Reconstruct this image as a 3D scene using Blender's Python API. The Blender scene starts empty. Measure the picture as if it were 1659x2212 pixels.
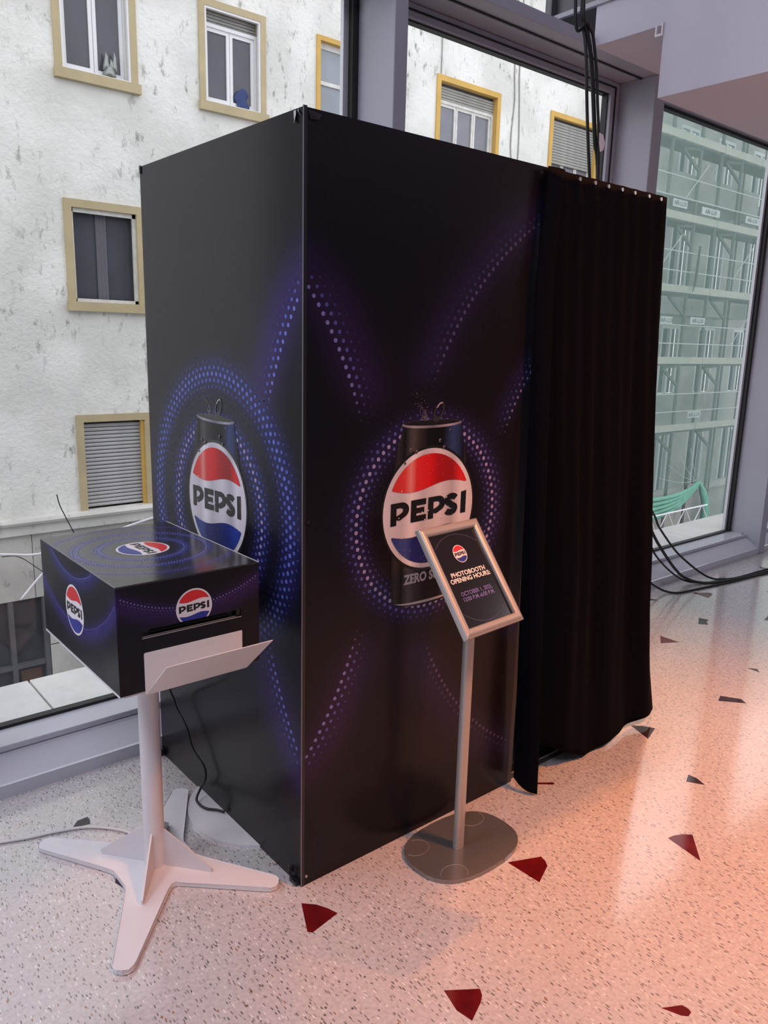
import bpy, math, random
from mathutils import Vector, Matrix
from mathutils.geometry import tessellate_polygon
random.seed(7)
scene = bpy.context.scene
col = scene.collection
PI = math.pi

# ------------------------------------------------------------------ camera
CAM = Vector((-1.1152, -1.6584, 1.5662))
yaw, pitch, roll, FPX = 0.87176, -0.21625, 0.026124, 1681.27
f_ = Vector((math.cos(yaw) * math.cos(pitch), math.sin(yaw) * math.cos(pitch), math.sin(pitch)))
r0 = Vector((math.sin(yaw), -math.cos(yaw), 0)); u0 = r0.cross(f_)
r_ = r0 * math.cos(roll) + u0 * math.sin(roll)
u_ = -r0 * math.sin(roll) + u0 * math.cos(roll)
cd = bpy.data.cameras.new('camera'); cam = bpy.data.objects.new('camera', cd); col.objects.link(cam)
cd.sensor_fit = 'VERTICAL'; cd.sensor_height = 24; cd.lens = FPX * 24 / 2212
cd.clip_start = 0.05; cd.clip_end = 300
m = Matrix((r_, u_, -f_)).transposed().to_4x4(); m.translation = CAM
cam.matrix_world = m
scene.camera = cam

# ------------------------------------------------------------------ world, lamps, exposure
world = bpy.data.worlds.new('overcast_sky'); scene.world = world; world.use_nodes = True
bg = world.node_tree.nodes['Background']
bg.inputs['Color'].default_value = (0.95, 0.955, 1.0, 1); bg.inputs['Strength'].default_value = 1.8
vs = scene.view_settings
vs.view_transform = 'Standard'; vs.look = 'None'; vs.exposure = 0.0; vs.gamma = 1.0; vs.use_curve_mapping = False

def area_lamp(name, loc, size, power, color, target=None, sizey=None):
    l = bpy.data.lights.new(name, 'AREA'); l.size = size; l.energy = power; l.color = color
    if sizey: l.shape = 'RECTANGLE'; l.size_y = sizey
    o = bpy.data.objects.new(name, l); col.objects.link(o); o.location = loc
    d = (Vector(target) - Vector(loc)) if target else Vector((0, 0, -1))
    o.rotation_euler = d.to_track_quat('-Z', 'Y').to_euler()
    return o
def spot_lamp(name, loc, target, power, color, angle, blend, radius):
    l = bpy.data.lights.new(name, 'SPOT'); l.energy = power; l.color = color
    l.spot_size = math.radians(angle); l.spot_blend = blend; l.shadow_soft_size = radius
    o = bpy.data.objects.new(name, l); col.objects.link(o); o.location = loc
    o.rotation_euler = (Vector(target) - Vector(loc)).to_track_quat('-Z', 'Y').to_euler()
    return o
# unseen cool white fill added overhead to brighten the hall, and its orange stage spots
area_lamp('hall_fill_light', (-2.6, -2.6, 4.85), 1.6, 115, (0.93, 0.89, 1.0))
area_lamp('hall_fill_light', (-3.6, 0.2, 4.85), 1.4, 85, (0.93, 0.89, 1.0))
spot_lamp('orange_spot', (1.75, 0.28, 4.75), (1.35, -0.45, 0), 520, (1.0, 0.31, 0.06), 44, 1.0, 0.07)
area_lamp('soffit_fill_light', (4.6, -1.9, 2.69), 1.0, 22, (0.94, 0.90, 1.0))  # unseen fill added under the lowered ceiling to brighten the right-hand floor
spot_lamp('orange_spot', (1.6, -2.7, 4.7), (1.40, -0.35, 0), 1150, (1.0, 0.31, 0.07), 50, 1.0, 0.35)

# ------------------------------------------------------------------ helpers
def lin(*c):
    def f(v):
        v /= 255.0
        return v / 12.92 if v <= 0.04045 else ((v + 0.055) / 1.055) ** 2.4
    return tuple(f(v) for v in c)

class Nd:
    """node expression helper"""
    def __init__(s, t, sock): s.t, s.s = t, sock
    def _b(s, o, op, rev=False):
        n = s.t.nodes.new('ShaderNodeMath'); n.operation = op
        a, b = (o, s) if rev else (s, o)
        for i, v in enumerate((a, b)):
            if isinstance(v, Nd): s.t.links.new(v.s, n.inputs[i])
            elif v is not None: n.inputs[i].default_value = v
        return Nd(s.t, n.outputs[0])
    def __add__(s, o): return s._b(o, 'ADD')
    def __sub__(s, o): return s._b(o, 'SUBTRACT')
    def __rsub__(s, o): return s._b(o, 'SUBTRACT', True)
    def __mul__(s, o): return s._b(o, 'MULTIPLY')
    def __truediv__(s, o): return s._b(o, 'DIVIDE')
    def __pow__(s, o): return s._b(o, 'POWER')
    def rpow(s, o): return s._b(o, 'POWER', True)
    def lt(s, o): return s._b(o, 'LESS_THAN')
    def gt(s, o): return s._b(o, 'GREATER_THAN')
    def sqrt(s): return s._b(None, 'SQRT')
    def absv(s): return s._b(None, 'ABSOLUTE')
    def mx(s, o): return s._b(o, 'MAXIMUM')
    def clamp(s):
        n = s.t.nodes.new('ShaderNodeClamp'); s.t.links.new(s.s, n.inputs[0]); return Nd(s.t, n.outputs[0])
    def sstep(s, a, b):
        n = s.t.nodes.new('ShaderNodeMapRange'); n.interpolation_type = 'SMOOTHSTEP'
        s.t.links.new(s.s, n.inputs[0]); n.inputs[1].default_value = a; n.inputs[2].default_value = b
        return Nd(s.t, n.outputs[0])

def new_mat(name):
    m = bpy.data.materials.new(name); m.use_nodes = True
    t = m.node_tree; return m, t, t.nodes['Principled BSDF']
def mat(name, color, rough=0.5, metal=0.0, spec=0.5, noise=0.0, nscale=20, bump=0.0, bscale=200, coat=0.0):
    m, t, b = new_mat(name)
    b.inputs['Base Color'].default_value = (*color, 1); b.inputs['Roughness'].default_value = rough
    b.inputs['Metallic'].default_value = metal; b.inputs['Specular IOR Level'].default_value = spec
    b.inputs['Coat Weight'].default_value = coat
    tc = t.nodes.new('ShaderNodeTexCoord')
    if noise:
        n = t.nodes.new('ShaderNodeTexNoise'); n.inputs['Scale'].default_value = nscale; n.inputs['Detail'].default_value = 4
        t.links.new(tc.outputs['Object'], n.inputs['Vector'])
        mx = t.nodes.new('ShaderNodeMix'); mx.data_type = 'RGBA'
        mx.inputs[6].default_value = (*[c * (1 - noise) for c in color], 1)
        mx.inputs[7].default_value = (*[min(1, c * (1 + noise)) for c in color], 1)
        t.links.new(n.outputs['Fac'], mx.inputs[0]); t.links.new(mx.outputs[2], b.inputs['Base Color'])
    if bump:
        n = t.nodes.new('ShaderNodeTexNoise'); n.inputs['Scale'].default_value = bscale; n.inputs['Detail'].default_value = 3
        t.links.new(tc.outputs['Object'], n.inputs['Vector'])
        bp = t.nodes.new('ShaderNodeBump'); bp.inputs['Strength'].default_value = bump; bp.inputs['Distance'].default_value = 0.01
        t.links.new(n.outputs['Fac'], bp.inputs['Height']); t.links.new(bp.outputs[0], b.inputs['Normal'])
    return m
def rgbmix(t, fac, a, b, mode='MIX'):
    mx = t.nodes.new('ShaderNodeMix'); mx.data_type = 'RGBA'; mx.blend_type = mode
    for i, v in ((0, fac), (6, a), (7, b)):
        if isinstance(v, Nd): t.links.new(v.s, mx.inputs[i])
        elif isinstance(v, (int, float)): mx.inputs[i].default_value = v
        elif isinstance(v, tuple): mx.inputs[i].default_value = (*v, 1)
        else: t.links.new(v, mx.inputs[i])
    return mx.outputs[2]
def obj_xyz(t):
    tc = t.nodes.new('ShaderNodeTexCoord'); sp = t.nodes.new('ShaderNodeSeparateXYZ')
    t.links.new(tc.outputs['Object'], sp.inputs[0])
    return tc.outputs['Object'], [Nd(t, sp.outputs[i]) for i in range(3)]

def link(o, parent=None):
    col.objects.link(o)
    if parent is not None:
        o.parent = parent
        o.matrix_parent_inverse = world_of(parent).inverted()
    return o
def world_of(o):
    mm = Matrix.LocRotScale(o.location, o.rotation_euler, o.scale)
    return (world_of(o.parent) @ o.matrix_parent_inverse @ mm) if o.parent else mm
def empty(name, loc):
    o = bpy.data.objects.new(name, None); o.location = loc; o.empty_display_size = 0.1
    col.objects.link(o); return o
def tag(o, label=None, cat=None, group=None, kind=None):
    if label: o['label'] = label
    if cat: o['category'] = cat
    if group: o['group'] = group
    if kind: o['kind'] = kind
    return o
def thing(name, loc, label, cat, group=None): return tag(empty(name, loc), label, cat, group)

class MB:
    def __init__(s): s.v = []; s.f = []; s.c = None
    def add(s, verts, faces):
        k = len(s.v); s.v += [tuple(v) for v in verts]; s.f += [tuple(i + k for i in f) for f in faces]; return s
    def box(s, x0, x1, y0, y1, z0, z1):
        return s.add([(x0, y0, z0), (x1, y0, z0), (x1, y1, z0), (x0, y1, z0), (x0, y0, z1), (x1, y0, z1), (x1, y1, z1), (x0, y1, z1)],
                     [(0, 3, 2, 1), (4, 5, 6, 7), (0, 1, 5, 4), (1, 2, 6, 5), (2, 3, 7, 6), (3, 0, 4, 7)])
    def prism(s, pts, d):
        """polygon (3D points, planar) extruded along vector d"""
        n = len(pts); pts = [Vector(p) for p in pts]; d = Vector(d)
        tri = tessellate_polygon([pts])
        s.add(pts + [p + d for p in pts], [tuple(t) for t in tri] + [tuple(n + i for i in reversed(t)) for t in tri] +
              [(i, (i + 1) % n, n + (i + 1) % n, n + i) for i in range(n)])
        return s
    def bar(s, a, b, w, h=None):
        """square bar from a to b"""
        a, b = Vector(a), Vector(b); h = h or w; d = (b - a).normalized()
        up = Vector((0, 0, 1)) if abs(d.z) < 0.9 else Vector((1, 0, 0))
        x = d.cross(up).normalized() * w / 2; y = x.cross(d).normalized() * h / 2
        P = [a - x - y, a + x - y, a + x + y, a - x + y]; Q = [p + (b - a) for p in P]
        return s.add(P + Q, [(0, 1, 2, 3), (7, 6, 5, 4), (0, 4, 5, 1), (1, 5, 6, 2), (2, 6, 7, 3), (3, 7, 4, 0)])
    def tube(s, path, r, n=8, cap=True):
        path = [Vector(p) for p in path]; rings = []
        prev = None
        for i, p in enumerate(path):
            d = (path[min(i + 1, len(path) - 1)] - path[max(i - 1, 0)]).normalized()
            if prev is None:
                a = Vector((0, 0, 1)) if abs(d.z) < 0.9 else Vector((1, 0, 0)); x = d.cross(a).normalized()
            else:
                x = (prev - d * prev.dot(d)).normalized()
            y = d.cross(x); prev = x
            rr = r[i] if isinstance(r, (list, tuple)) else r
            rings.append([p + (x * math.cos(2 * PI * k / n) + y * math.sin(2 * PI * k / n)) * rr for k in range(n)])
        vs_ = [v for R in rings for v in R]; fs = []
        for i in range(len(path) - 1):
            for k in range(n):
                fs.append((i * n + k, i * n + (k + 1) % n, (i + 1) * n + (k + 1) % n, (i + 1) * n + k))
        if cap:
            fs.append(tuple(range(n - 1, -1, -1))); fs.append(tuple(range((len(path) - 1) * n, len(path) * n)))
        return s.add(vs_, fs)
    def grid(s, fn, nu, nv):
        vs_ = [fn(i / nu, j / nv) for j in range(nv + 1) for i in range(nu + 1)]
        return s.add(vs_, [(j * (nu + 1) + i, j * (nu + 1) + i + 1, (j + 1) * (nu + 1) + i + 1, (j + 1) * (nu + 1) + i) for j in range(nv) for i in range(nu)])
    def build(s, name, material, parent=None, smooth=False, bevel=0.0, solid=0.0, colors=None, seg=2, autosmooth=None):
        me = bpy.data.meshes.new(name); me.from_pydata(s.v, [], s.f); me.update()
        if colors:
            a = me.color_attributes.new('print', 'FLOAT_COLOR', 'POINT')
            a.data.foreach_set('color', [x for c in colors for x in (*c, 1.0)])
        o = bpy.data.objects.new(name, me)
        if material: me.materials.append(material)
        if smooth:
            me.polygons.foreach_set('use_smooth', [True] * len(me.polygons))
        if autosmooth: me.set_sharp_from_angle(angle=math.radians(autosmooth))
        link(o, parent)
        if solid:
            md = o.modifiers.new('s', 'SOLIDIFY'); md.thickness = solid; md.offset = 0
        if bevel:
            md = o.modifiers.new('b', 'BEVEL'); md.width = bevel; md.segments = seg; md.limit_method = 'ANGLE'
        return o
def copy_of(o, parent, off):
    c = o.copy(); col.objects.link(c); c.parent = parent
    c.matrix_parent_inverse = world_of(parent).inverted() if parent else Matrix()
    c.location = Vector(o.location) + Vector(off); return c
def crom(pts, n=8):
    P = [Vector(p) for p in pts]; P = [2 * P[0] - P[1]] + P + [2 * P[-1] - P[-2]]; out = []
    for i in range(1, len(P) - 2):
        for k in range(n):
            t = k / n; a, b, c, d = P[i - 1:i + 3]
            out.append(0.5 * ((2 * b) + (c - a) * t + (2 * a - 5 * b + 4 * c - d) * t * t + (3 * b - a - 3 * c + d) * t ** 3))
    out.append(P[-2]); return out

# flat print on a plane -------------------------------------------------------
class Plane:
    def __init__(s, O, U, V, N): s.O, s.U, s.V, s.N = map(Vector, (O, U, V, N))
    def p(s, u, v, n=0.0): return s.O + s.U * u + s.V * v + s.N * n
def clip_v(loop, vmin):
    out = []
    for i in range(len(loop)):
        a, b = loop[i], loop[(i + 1) % len(loop)]
        if a[1] >= vmin: out.append(a)
        if (a[1] >= vmin) != (b[1] >= vmin):
            k = (vmin - a[1]) / (b[1] - a[1]); out.append((a[0] + k * (b[0] - a[0]), vmin))
    return out
def shapes(pl, groups, name, material, parent, n=0.0006, clip=None):
    """groups: list of polygons, each a list of loops (outer, holes...) in plane units"""
    mb = MB()
    for loops in groups:
        if clip is not None: loops = [clip_v(l, clip) for l in loops]
        loops = [l for l in loops if len(l) > 2]
        if not loops: continue
        V3 = [[Vector((a, b, 0)) for a, b in l] for l in loops]
        tri = tessellate_polygon(V3); flat = [p for l in loops for p in l]
        fs = []
        for t in tri:
            a, b, c = (flat[i] for i in t)
            ar = (b[0] - a[0]) * (c[1] - a[1]) - (b[1] - a[1]) * (c[0] - a[0])
            fs.append(tuple(t) if ar > 0 else tuple(reversed(t)))
        flip = pl.U.cross(pl.V).dot(pl.N) < 0
        if flip: fs = [tuple(reversed(f)) for f in fs]
        mb.add([pl.p(a, b, n) for a, b in flat], fs)
    return mb.build(name, material, parent)
def circle(cx, cy, r, n=64, a0=0, a1=2 * PI, ry=None):
    ry = ry or r
    full = abs(a1 - a0 - 2 * PI) < 1e-6
    k = n if full else n + 1
    return [(cx + r * math.cos(a0 + (a1 - a0) * i / n), cy + ry * math.sin(a0 + (a1 - a0) * i / n)) for i in range(k)]
def stroke(path, w):
    L, R = [], []
    for i, (x, y) in enumerate(path):
        a = path[max(i - 1, 0)]; b = path[min(i + 1, len(path) - 1)]
        dx, dy = b[0] - a[0], b[1] - a[1]; l = math.hypot(dx, dy)
        ww = w[i] if isinstance(w, list) else w
        L.append((x - dy / l * ww / 2, y + dx / l * ww / 2)); R.append((x + dy / l * ww / 2, y - dx / l * ww / 2))
    return L + R[::-1]
def letters_word():
    """five heavy capitals, height 1, total width 4.62"""
    out = []
    def P(x):
        o = [(0, 0), (0, 1)] + [(0.60 + 0.46 * math.sin(a), 0.64 + 0.36 * math.cos(a)) for a in [PI * k / 14 for k in range(12)]] + [(0.52, 0.20), (0.33, 0.24), (0.33, 0)]
        h = [(0.33, 0.76), (0.56, 0.76), (0.67, 0.72), (0.72, 0.64), (0.66, 0.55), (0.50, 0.47), (0.33, 0.42)]
        return [[(a + x, b) for a, b in o], [(a + x, b) for a, b in h]]
    out.append(P(0.0))
    e = [(0, 0), (0, 1), (0.90, 1), (0.90, 0.73), (0.33, 0.73), (0.33, 0.62), (0.80, 0.62), (0.80, 0.38), (0.33, 0.38), (0.33, 0.27), (0.92, 0.27), (0.92, 0)]
    out.append([[(a + 1.17, b) for a, b in e]])
    out.append(P(2.20))
    s = [(0.50 + 0.29 * math.cos(a), 0.71 + 0.165 * math.sin(a)) for a in [math.radians(k) for k in range(18, 262, 12)]]
    s += [(0.46 + 0.30 * math.cos(a), 0.29 + 0.165 * math.sin(a)) for a in [math.radians(k) for k in range(84, -166, -12)]]
    out.append([[(a + 3.16, b) for a, b in stroke(s, 0.29)]])
    out.append([[(4.27, -0.02), (4.27, 1), (4.60, 1.04), (4.60, -0.02)]])
    return out
def logo(pl, cx, cy, R, parent, mats, n=0.0006, clip=None, rot=0.0, seg=64):
    """striped roundel: white disc, red cap, blue cap, black capitals"""
    ca, sa = math.cos(rot), math.sin(rot)
    def T(l): return [(cx + R * (a * ca - b * sa), cy + R * (a * sa + b * ca)) for a, b in l]
    ri = 0.915
    def wave(x): return 0.065 * math.sin(PI * x / 0.85)
    def cap(z0, top):
        xs = [-1 + 2 * i / 40 for i in range(41)]
        edge = [(x, z0 + wave(x)) for x in xs if x * x + (z0 + wave(x)) ** 2 < ri * ri]
        aL = math.atan2(edge[0][1], edge[0][0]); aR = math.atan2(edge[-1][1], edge[-1][0])
        if top:
            if aL < 0: aL += 2 * PI
            arc = [(ri * math.cos(a), ri * math.sin(a)) for a in [aR + (aL - aR) * k / 40 for k in range(41)]]
        else:
            if aL > 0: aL -= 2 * PI
            arc = [(ri * math.cos(a), ri * math.sin(a)) for a in [aR + (aL - aR) * k / 40 for k in range(41)]]
        return edge + arc
    W, Rd, Bl, Bk = mats
    shapes(pl, [[T(circle(0, 0, 1, seg))]], 'logo_disc', W, parent, n, clip)
    shapes(pl, [[T(cap(0.375, True))]], 'logo_red_cap', Rd, parent, n * 2, clip)
    shapes(pl, [[T(cap(-0.375, False))]], 'logo_blue_cap', Bl, parent, n * 2, clip)
    k = 0.365
    g = [[T([(-0.845 + a * k, -0.175 + b * k * 1.0 + 0.03 * (a * k - .845)) for a, b in l]) for l in loops] for loops in letters_word()]
    shapes(pl, g, 'logo_lettering', Bk, parent, n * 2, clip)
def text_mesh(pl, txt, size, cx, cy, name, material, parent, n=0.0008, bold=0.0, align='CENTER', sx=1.0, shear=0.0, spacing=1.0):
    cu = bpy.data.curves.new('t', 'FONT'); cu.body = txt; cu.size = size; cu.offset = bold; cu.align_x = align
    cu.space_character = spacing; cu.shear = shear; cu.resolution_u = 3; cu.fill_mode = 'FRONT'
    o = bpy.data.objects.new('t', cu); col.objects.link(o)
    dg = bpy.context.evaluated_depsgraph_get(); dg.update()
    me = o.evaluated_get(dg).to_mesh()
    vv = [(v.co.x * sx + cx, v.co.y + cy) for v in me.vertices]; ff = [tuple(p.vertices) for p in me.polygons]
    o.evaluated_get(dg).to_mesh_clear(); bpy.data.objects.remove(o); bpy.data.curves.remove(cu)
    mb = MB()
    flip = pl.U.cross(pl.V).dot(pl.N) < 0
    fs = []
    for f in ff:
        a, b, c = (vv[i] for i in f[:3]); ar = (b[0] - a[0]) * (c[1] - a[1]) - (b[1] - a[1]) * (c[0] - a[0])
        g = f if ar > 0 else tuple(reversed(f)); fs.append(tuple(reversed(g)) if flip else g)
    mb.add([pl.p(a, b, n) for a, b in vv], fs)
    return mb.build(name, material, parent)

def dots(pl, rings, name, material, parent, inside, n=0.0004, seg=9):
    """rings: (cx, cy, radius, spacing, rows[(dr, size, rgb)], amp(angle,u,v)) -> printed halftone dots as one mesh"""
    mb = MB(); cols = []
    for cx, cy, R, sp, rows, amp in rings:
        N = int(2 * PI * R / sp)
        for k, (dr, sz, rgb) in enumerate(rows):
            ph = 0.5 * (round(dr / (0.75 * sp)) % 2)
            for i in range(N):
                a = 2 * PI * (i + ph) / N; u = cx + (R + dr) * math.cos(a); v = cy + (R + dr) * math.sin(a)
                g = amp(a, u, v)
                if g < 0.06 or not inside(u, v): continue
                r = sz * (0.45 + 0.55 * min(1, g)); kk = len(mb.v)
                mb.v += [tuple(pl.p(u + r * math.cos(2 * PI * q / seg), v + r * math.sin(2 * PI * q / seg), n)) for q in range(seg)]
                idx = tuple(range(kk, kk + seg))
                mb.f.append(idx if pl.U.cross(pl.V).dot(pl.N) > 0 else tuple(reversed(idx)))
                c = tuple(x * min(1, g) + y * (1 - min(1, g)) for x, y in zip(rgb, (0.008, 0.006, 0.02)))
                cols += [c] * seg
    o = mb.build(name, material, parent, colors=cols); o['kind'] = 'stuff'
    return o

# ------------------------------------------------------------------ materials
def terrazzo():
    m, t, b = new_mat('terrazzo')
    co, (x, y, z) = obj_xyz(t)
    def chips(rot, sc, thr, prob, seed):
        mp = t.nodes.new('ShaderNodeMapping'); mp.inputs['Rotation'].default_value = (0, 0, rot); mp.inputs['Scale'].default_value = (sc[0], sc[1], 1)
        mp.inputs['Location'].default_value = (seed, seed * 1.7, 0)
        t.links.new(co, mp.inputs[0])
        nz = t.nodes.new('ShaderNodeTexNoise'); nz.inputs['Scale'].default_value = 14; t.links.new(co, nz.inputs['Vector'])
        mx = t.nodes.new('ShaderNodeMix'); mx.data_type = 'VECTOR'; mx.inputs[0].default_value = 0.45
        ad = t.nodes.new('ShaderNodeVectorMath'); ad.operation = 'MULTIPLY_ADD'
        t.links.new(nz.outputs['Color'], ad.inputs[0]); ad.inputs[1].default_value = (0.9, 0.9, 0); t.links.new(mp.outputs[0], ad.inputs[2])
        vo = t.nodes.new('ShaderNodeTexVoronoi'); vo.voronoi_dimensions = '2D'; vo.inputs['Scale'].default_value = 1
        t.links.new(ad.outputs[0], vo.inputs['Vector'])
        sp = t.nodes.new('ShaderNodeSeparateColor'); t.links.new(vo.outputs['Color'], sp.inputs[0])
        d = Nd(t, vo.outputs['Distance']); r1 = Nd(t, sp.outputs[0]); r2 = Nd(t, sp.outputs[1])
        mask = d.lt(thr) * r1.lt(prob)
        rp = t.nodes.new('ShaderNodeValToRGB'); rp.color_ramp.interpolation = 'CONSTANT'
        els = [(0.0, (0.13, 0.125, 0.125)), (0.16, (0.22, 0.21, 0.21)), (0.40, (0.28, 0.24, 0.21)), (0.55, (0.34, 0.33, 0.33)), (0.74, (0.72, 0.71, 0.71)), (0.97, (0.32, 0.17, 0.08))]
        e = rp.color_ramp.elements
        e[0].position, e[0].color = els[0][0], (*els[0][1], 1); e[1].position, e[1].color = els[1][0], (*els[1][1], 1)
        for p_, c_ in els[2:]:
            q = e.new(p_); q.color = (*c_, 1)
        t.links.new(r2.s, rp.inputs[0])
        return mask, rp.outputs[0]
    nz = t.nodes.new('ShaderNodeTexNoise'); nz.inputs['Scale'].default_value = 90; nz.inputs['Detail'].default_value = 3; t.links.new(co, nz.inputs['Vector'])
    c = rgbmix(t, Nd(t, nz.outputs['Fac']).sstep(0.3, 0.7), (0.475, 0.445, 0.455), (0.565, 0.535, 0.545))
    for rot, sc, thr, pr, sd in ((0.5, (75, 75), 0.30, 0.30, 3.1), (0.25, (125, 36), 0.22, 0.20, 0), (-0.75, (130, 38), 0.21, 0.20, 7.3), (1.30, (120, 34), 0.20, 0.18, 11.9), (0.9, (55, 42), 0.15, 0.14, 19.3)):
        mk, cc = chips(rot, sc, thr, pr, sd)
        if sd == 3.1: cc = rgbmix(t, 0.75, cc, (0.53, 0.51, 0.50))
        c = rgbmix(t, mk, c, cc)
    t.links.new(c, b.inputs['Base Color'])
    b.inputs['Roughness'].default_value = 0.16; b.inputs['Specular IOR Level'].default_value = 1.0
    b.inputs['Coat Weight'].default_value = 0.8; b.inputs['Coat Roughness'].default_value = 0.10; b.inputs['Coat IOR'].default_value = 1.65
    n2 = t.nodes.new('ShaderNodeTexNoise'); n2.inputs['Scale'].default_value = 60; t.links.new(co, n2.inputs['Vector'])
    bp = t.nodes.new('ShaderNodeBump'); bp.inputs['Strength'].default_value = 0.03; bp.inputs['Distance'].default_value = 0.002
    t.links.new(n2.outputs['Fac'], bp.inputs['Height']); t.links.new(bp.outputs[0], b.inputs['Normal'])
    return m
def stucco(name, c1, c2, dirt, dirt_amt=0.5, bump=0.5):
    m, t, b = new_mat(name)
    co, _ = obj_xyz(t)
    n1 = t.nodes.new('ShaderNodeTexNoise'); n1.inputs['Scale'].default_value = 1.1; n1.inputs['Detail'].default_value = 6; t.links.new(co, n1.inputs['Vector'])
    c = rgbmix(t, Nd(t, n1.outputs['Fac']).sstep(0.35, 0.65), c1, c2)
    mp = t.nodes.new('ShaderNodeMapping'); mp.inputs['Scale'].default_value = (9, 9, 4.0); t.links.new(co, mp.inputs[0])
    n2 = t.nodes.new('ShaderNodeTexNoise'); n2.inputs['Scale'].default_value = 1.0; n2.inputs['Detail'].default_value = 8; n2.inputs['Roughness'].default_value = 0.65
    t.links.new(mp.outputs[0], n2.inputs['Vector'])
    n3 = t.nodes.new('ShaderNodeTexNoise'); n3.inputs['Scale'].default_value = 0.8; n3.inputs['Detail'].default_value = 3; t.links.new(co, n3.inputs['Vector'])
    k = Nd(t, n2.outputs['Fac']).sstep(0.545, 0.70) * Nd(t, n3.outputs['Fac']).sstep(0.34, 0.64) * dirt_amt
    c = rgbmix(t, k, c, dirt)
    t.links.new(c, b.inputs['Base Color']); b.inputs['Roughness'].default_value = 0.95; b.inputs['Specular IOR Level'].default_value = 0.1
    n4 = t.nodes.new('ShaderNodeTexNoise'); n4.inputs['Scale'].default_value = 18; n4.inputs['Detail'].default_value = 4; t.links.new(co, n4.inputs['Vector'])
    bp = t.nodes.new('ShaderNodeBump'); bp.inputs['Strength'].default_value = bump; bp.inputs['Distance'].default_value = 0.03
    t.links.new(n4.outputs['Fac'], bp.inputs['Height']); t.links.new(bp.outputs[0], b.inputs['Normal'])
    return m
def thin_glass(name, tint, refl=0.5, base=0.03):
    m, t, b = new_mat(name); t.nodes.remove(b)
    out = t.nodes['Material Output']
    lw = t.nodes.new('ShaderNodeLayerWeight'); lw.inputs['Blend'].default_value = 0.5
    fac = (Nd(t, lw.outputs['Facing']) ** 4.0) * refl + base
    tr = t.nodes.new('ShaderNodeBsdfTransparent'); tr.inputs[0].default_value = (*tint, 1)
    gl = t.nodes.new('ShaderNodeBsdfGlossy'); gl.inputs['Roughness'].default_value = 0.01; gl.inputs['Color'].default_value = (0.9, 0.93, 0.95, 1)
    mx = t.nodes.new('ShaderNodeMixShader'); t.links.new(fac.s, mx.inputs[0]); t.links.new(tr.outputs[0], mx.inputs[1]); t.links.new(gl.outputs[0], mx.inputs[2])
    t.links.new(mx.outputs[0], out.inputs[0]); return m
def netting(name, color, opacity):
    m, t, b = new_mat(name); t.nodes.remove(b); out = t.nodes['Material Output']
    co, _ = obj_xyz(t)
    nz = t.nodes.new('ShaderNodeTexNoise'); nz.inputs['Scale'].default_value = 0.9; nz.inputs['Detail'].default_value = 4; t.links.new(co, nz.inputs['Vector'])
    fac = (Nd(t, nz.outputs['Fac']) - 0.5) * 0.25 + opacity
    tr = t.nodes.new('ShaderNodeBsdfTransparent')
    df = t.nodes.new('ShaderNodeBsdfDiffuse'); df.inputs[0].default_value = (*color, 1)
    tl = t.nodes.new('ShaderNodeBsdfTranslucent'); tl.inputs[0].default_value = (*color, 1)
    m1 = t.nodes.new('ShaderNodeMixShader'); m1.inputs[0].default_value = 0.35; t.links.new(df.outputs[0], m1.inputs[1]); t.links.new(tl.outputs[0], m1.inputs[2])
    mx = t.nodes.new('ShaderNodeMixShader'); t.links.new(fac.s, mx.inputs[0]); t.links.new(tr.outputs[0], mx.inputs[1]); t.links.new(m1.outputs[0], mx.inputs[2])
    t.links.new(mx.outputs[0], out.inputs[0]); return m
def print_panel(name, iu, iv, glows, base=(0.0085, 0.0075, 0.0105), rough=0.24, spec=0.2):
    """black laminated print with soft coloured rings. glows: (cx, cy, R, width, rgb, band or None)"""
    m, t, b = new_mat(name)
    co, xyz = obj_xyz(t); u, v = xyz[iu], xyz[iv]
    c = None
    prev = base
    for cx, cy, R, w, rgb, band in glows:
        d = (((u - cx) ** 2.0) + ((v - cy) ** 2.0)).sqrt() - R
        g = ((d / w) ** 2.0 * -1.0).rpow(2.718)
        if band:
            h = (v - cy).absv(); g = g * h.sstep(band[0], band[1]) * h.sstep(band[3], band[2])
        prev = rgbmix(t, g, prev, tuple(p + q for p, q in zip(base, rgb)))
    t.links.new(prev, b.inputs['Base Color'])
    b.inputs['Roughness'].default_value = rough; b.inputs['Specular IOR Level'].default_value = spec
    return m
def attr_mat(name, rough=0.34):
    m, t, b = new_mat(name)
    a = t.nodes.new('ShaderNodeAttribute'); a.attribute_name = 'print'
    t.links.new(a.outputs['Color'], b.inputs['Base Color']); b.inputs['Roughness'].default_value = rough; b.inputs['Specular IOR Level'].default_value = 0.22
    return m
def ramp_print(name, iu, c0, half, stops, rough=0.34):
    """printed picture whose tone varies across the width (a photographed metal cylinder)"""
    m, t, b = new_mat(name); co, xyz = obj_xyz(t)
    k = (xyz[iu] - c0) / (2 * half) + 0.5
    rp = t.nodes.new('ShaderNodeValToRGB'); e = rp.color_ramp.elements
    e[0].position, e[0].color = stops[0][0], (*stops[0][1], 1); e[1].position, e[1].color = stops[-1][0], (*stops[-1][1], 1)
    for p_, c_ in stops[1:-1]:
        q = e.new(p_); q.color = (*c_, 1)
    t.links.new(k.s, rp.inputs[0]); t.links.new(rp.outputs[0], b.inputs['Base Color'])
    b.inputs['Roughness'].default_value = rough; b.inputs['Specular IOR Level'].default_value = 0.22
    return m

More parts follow.
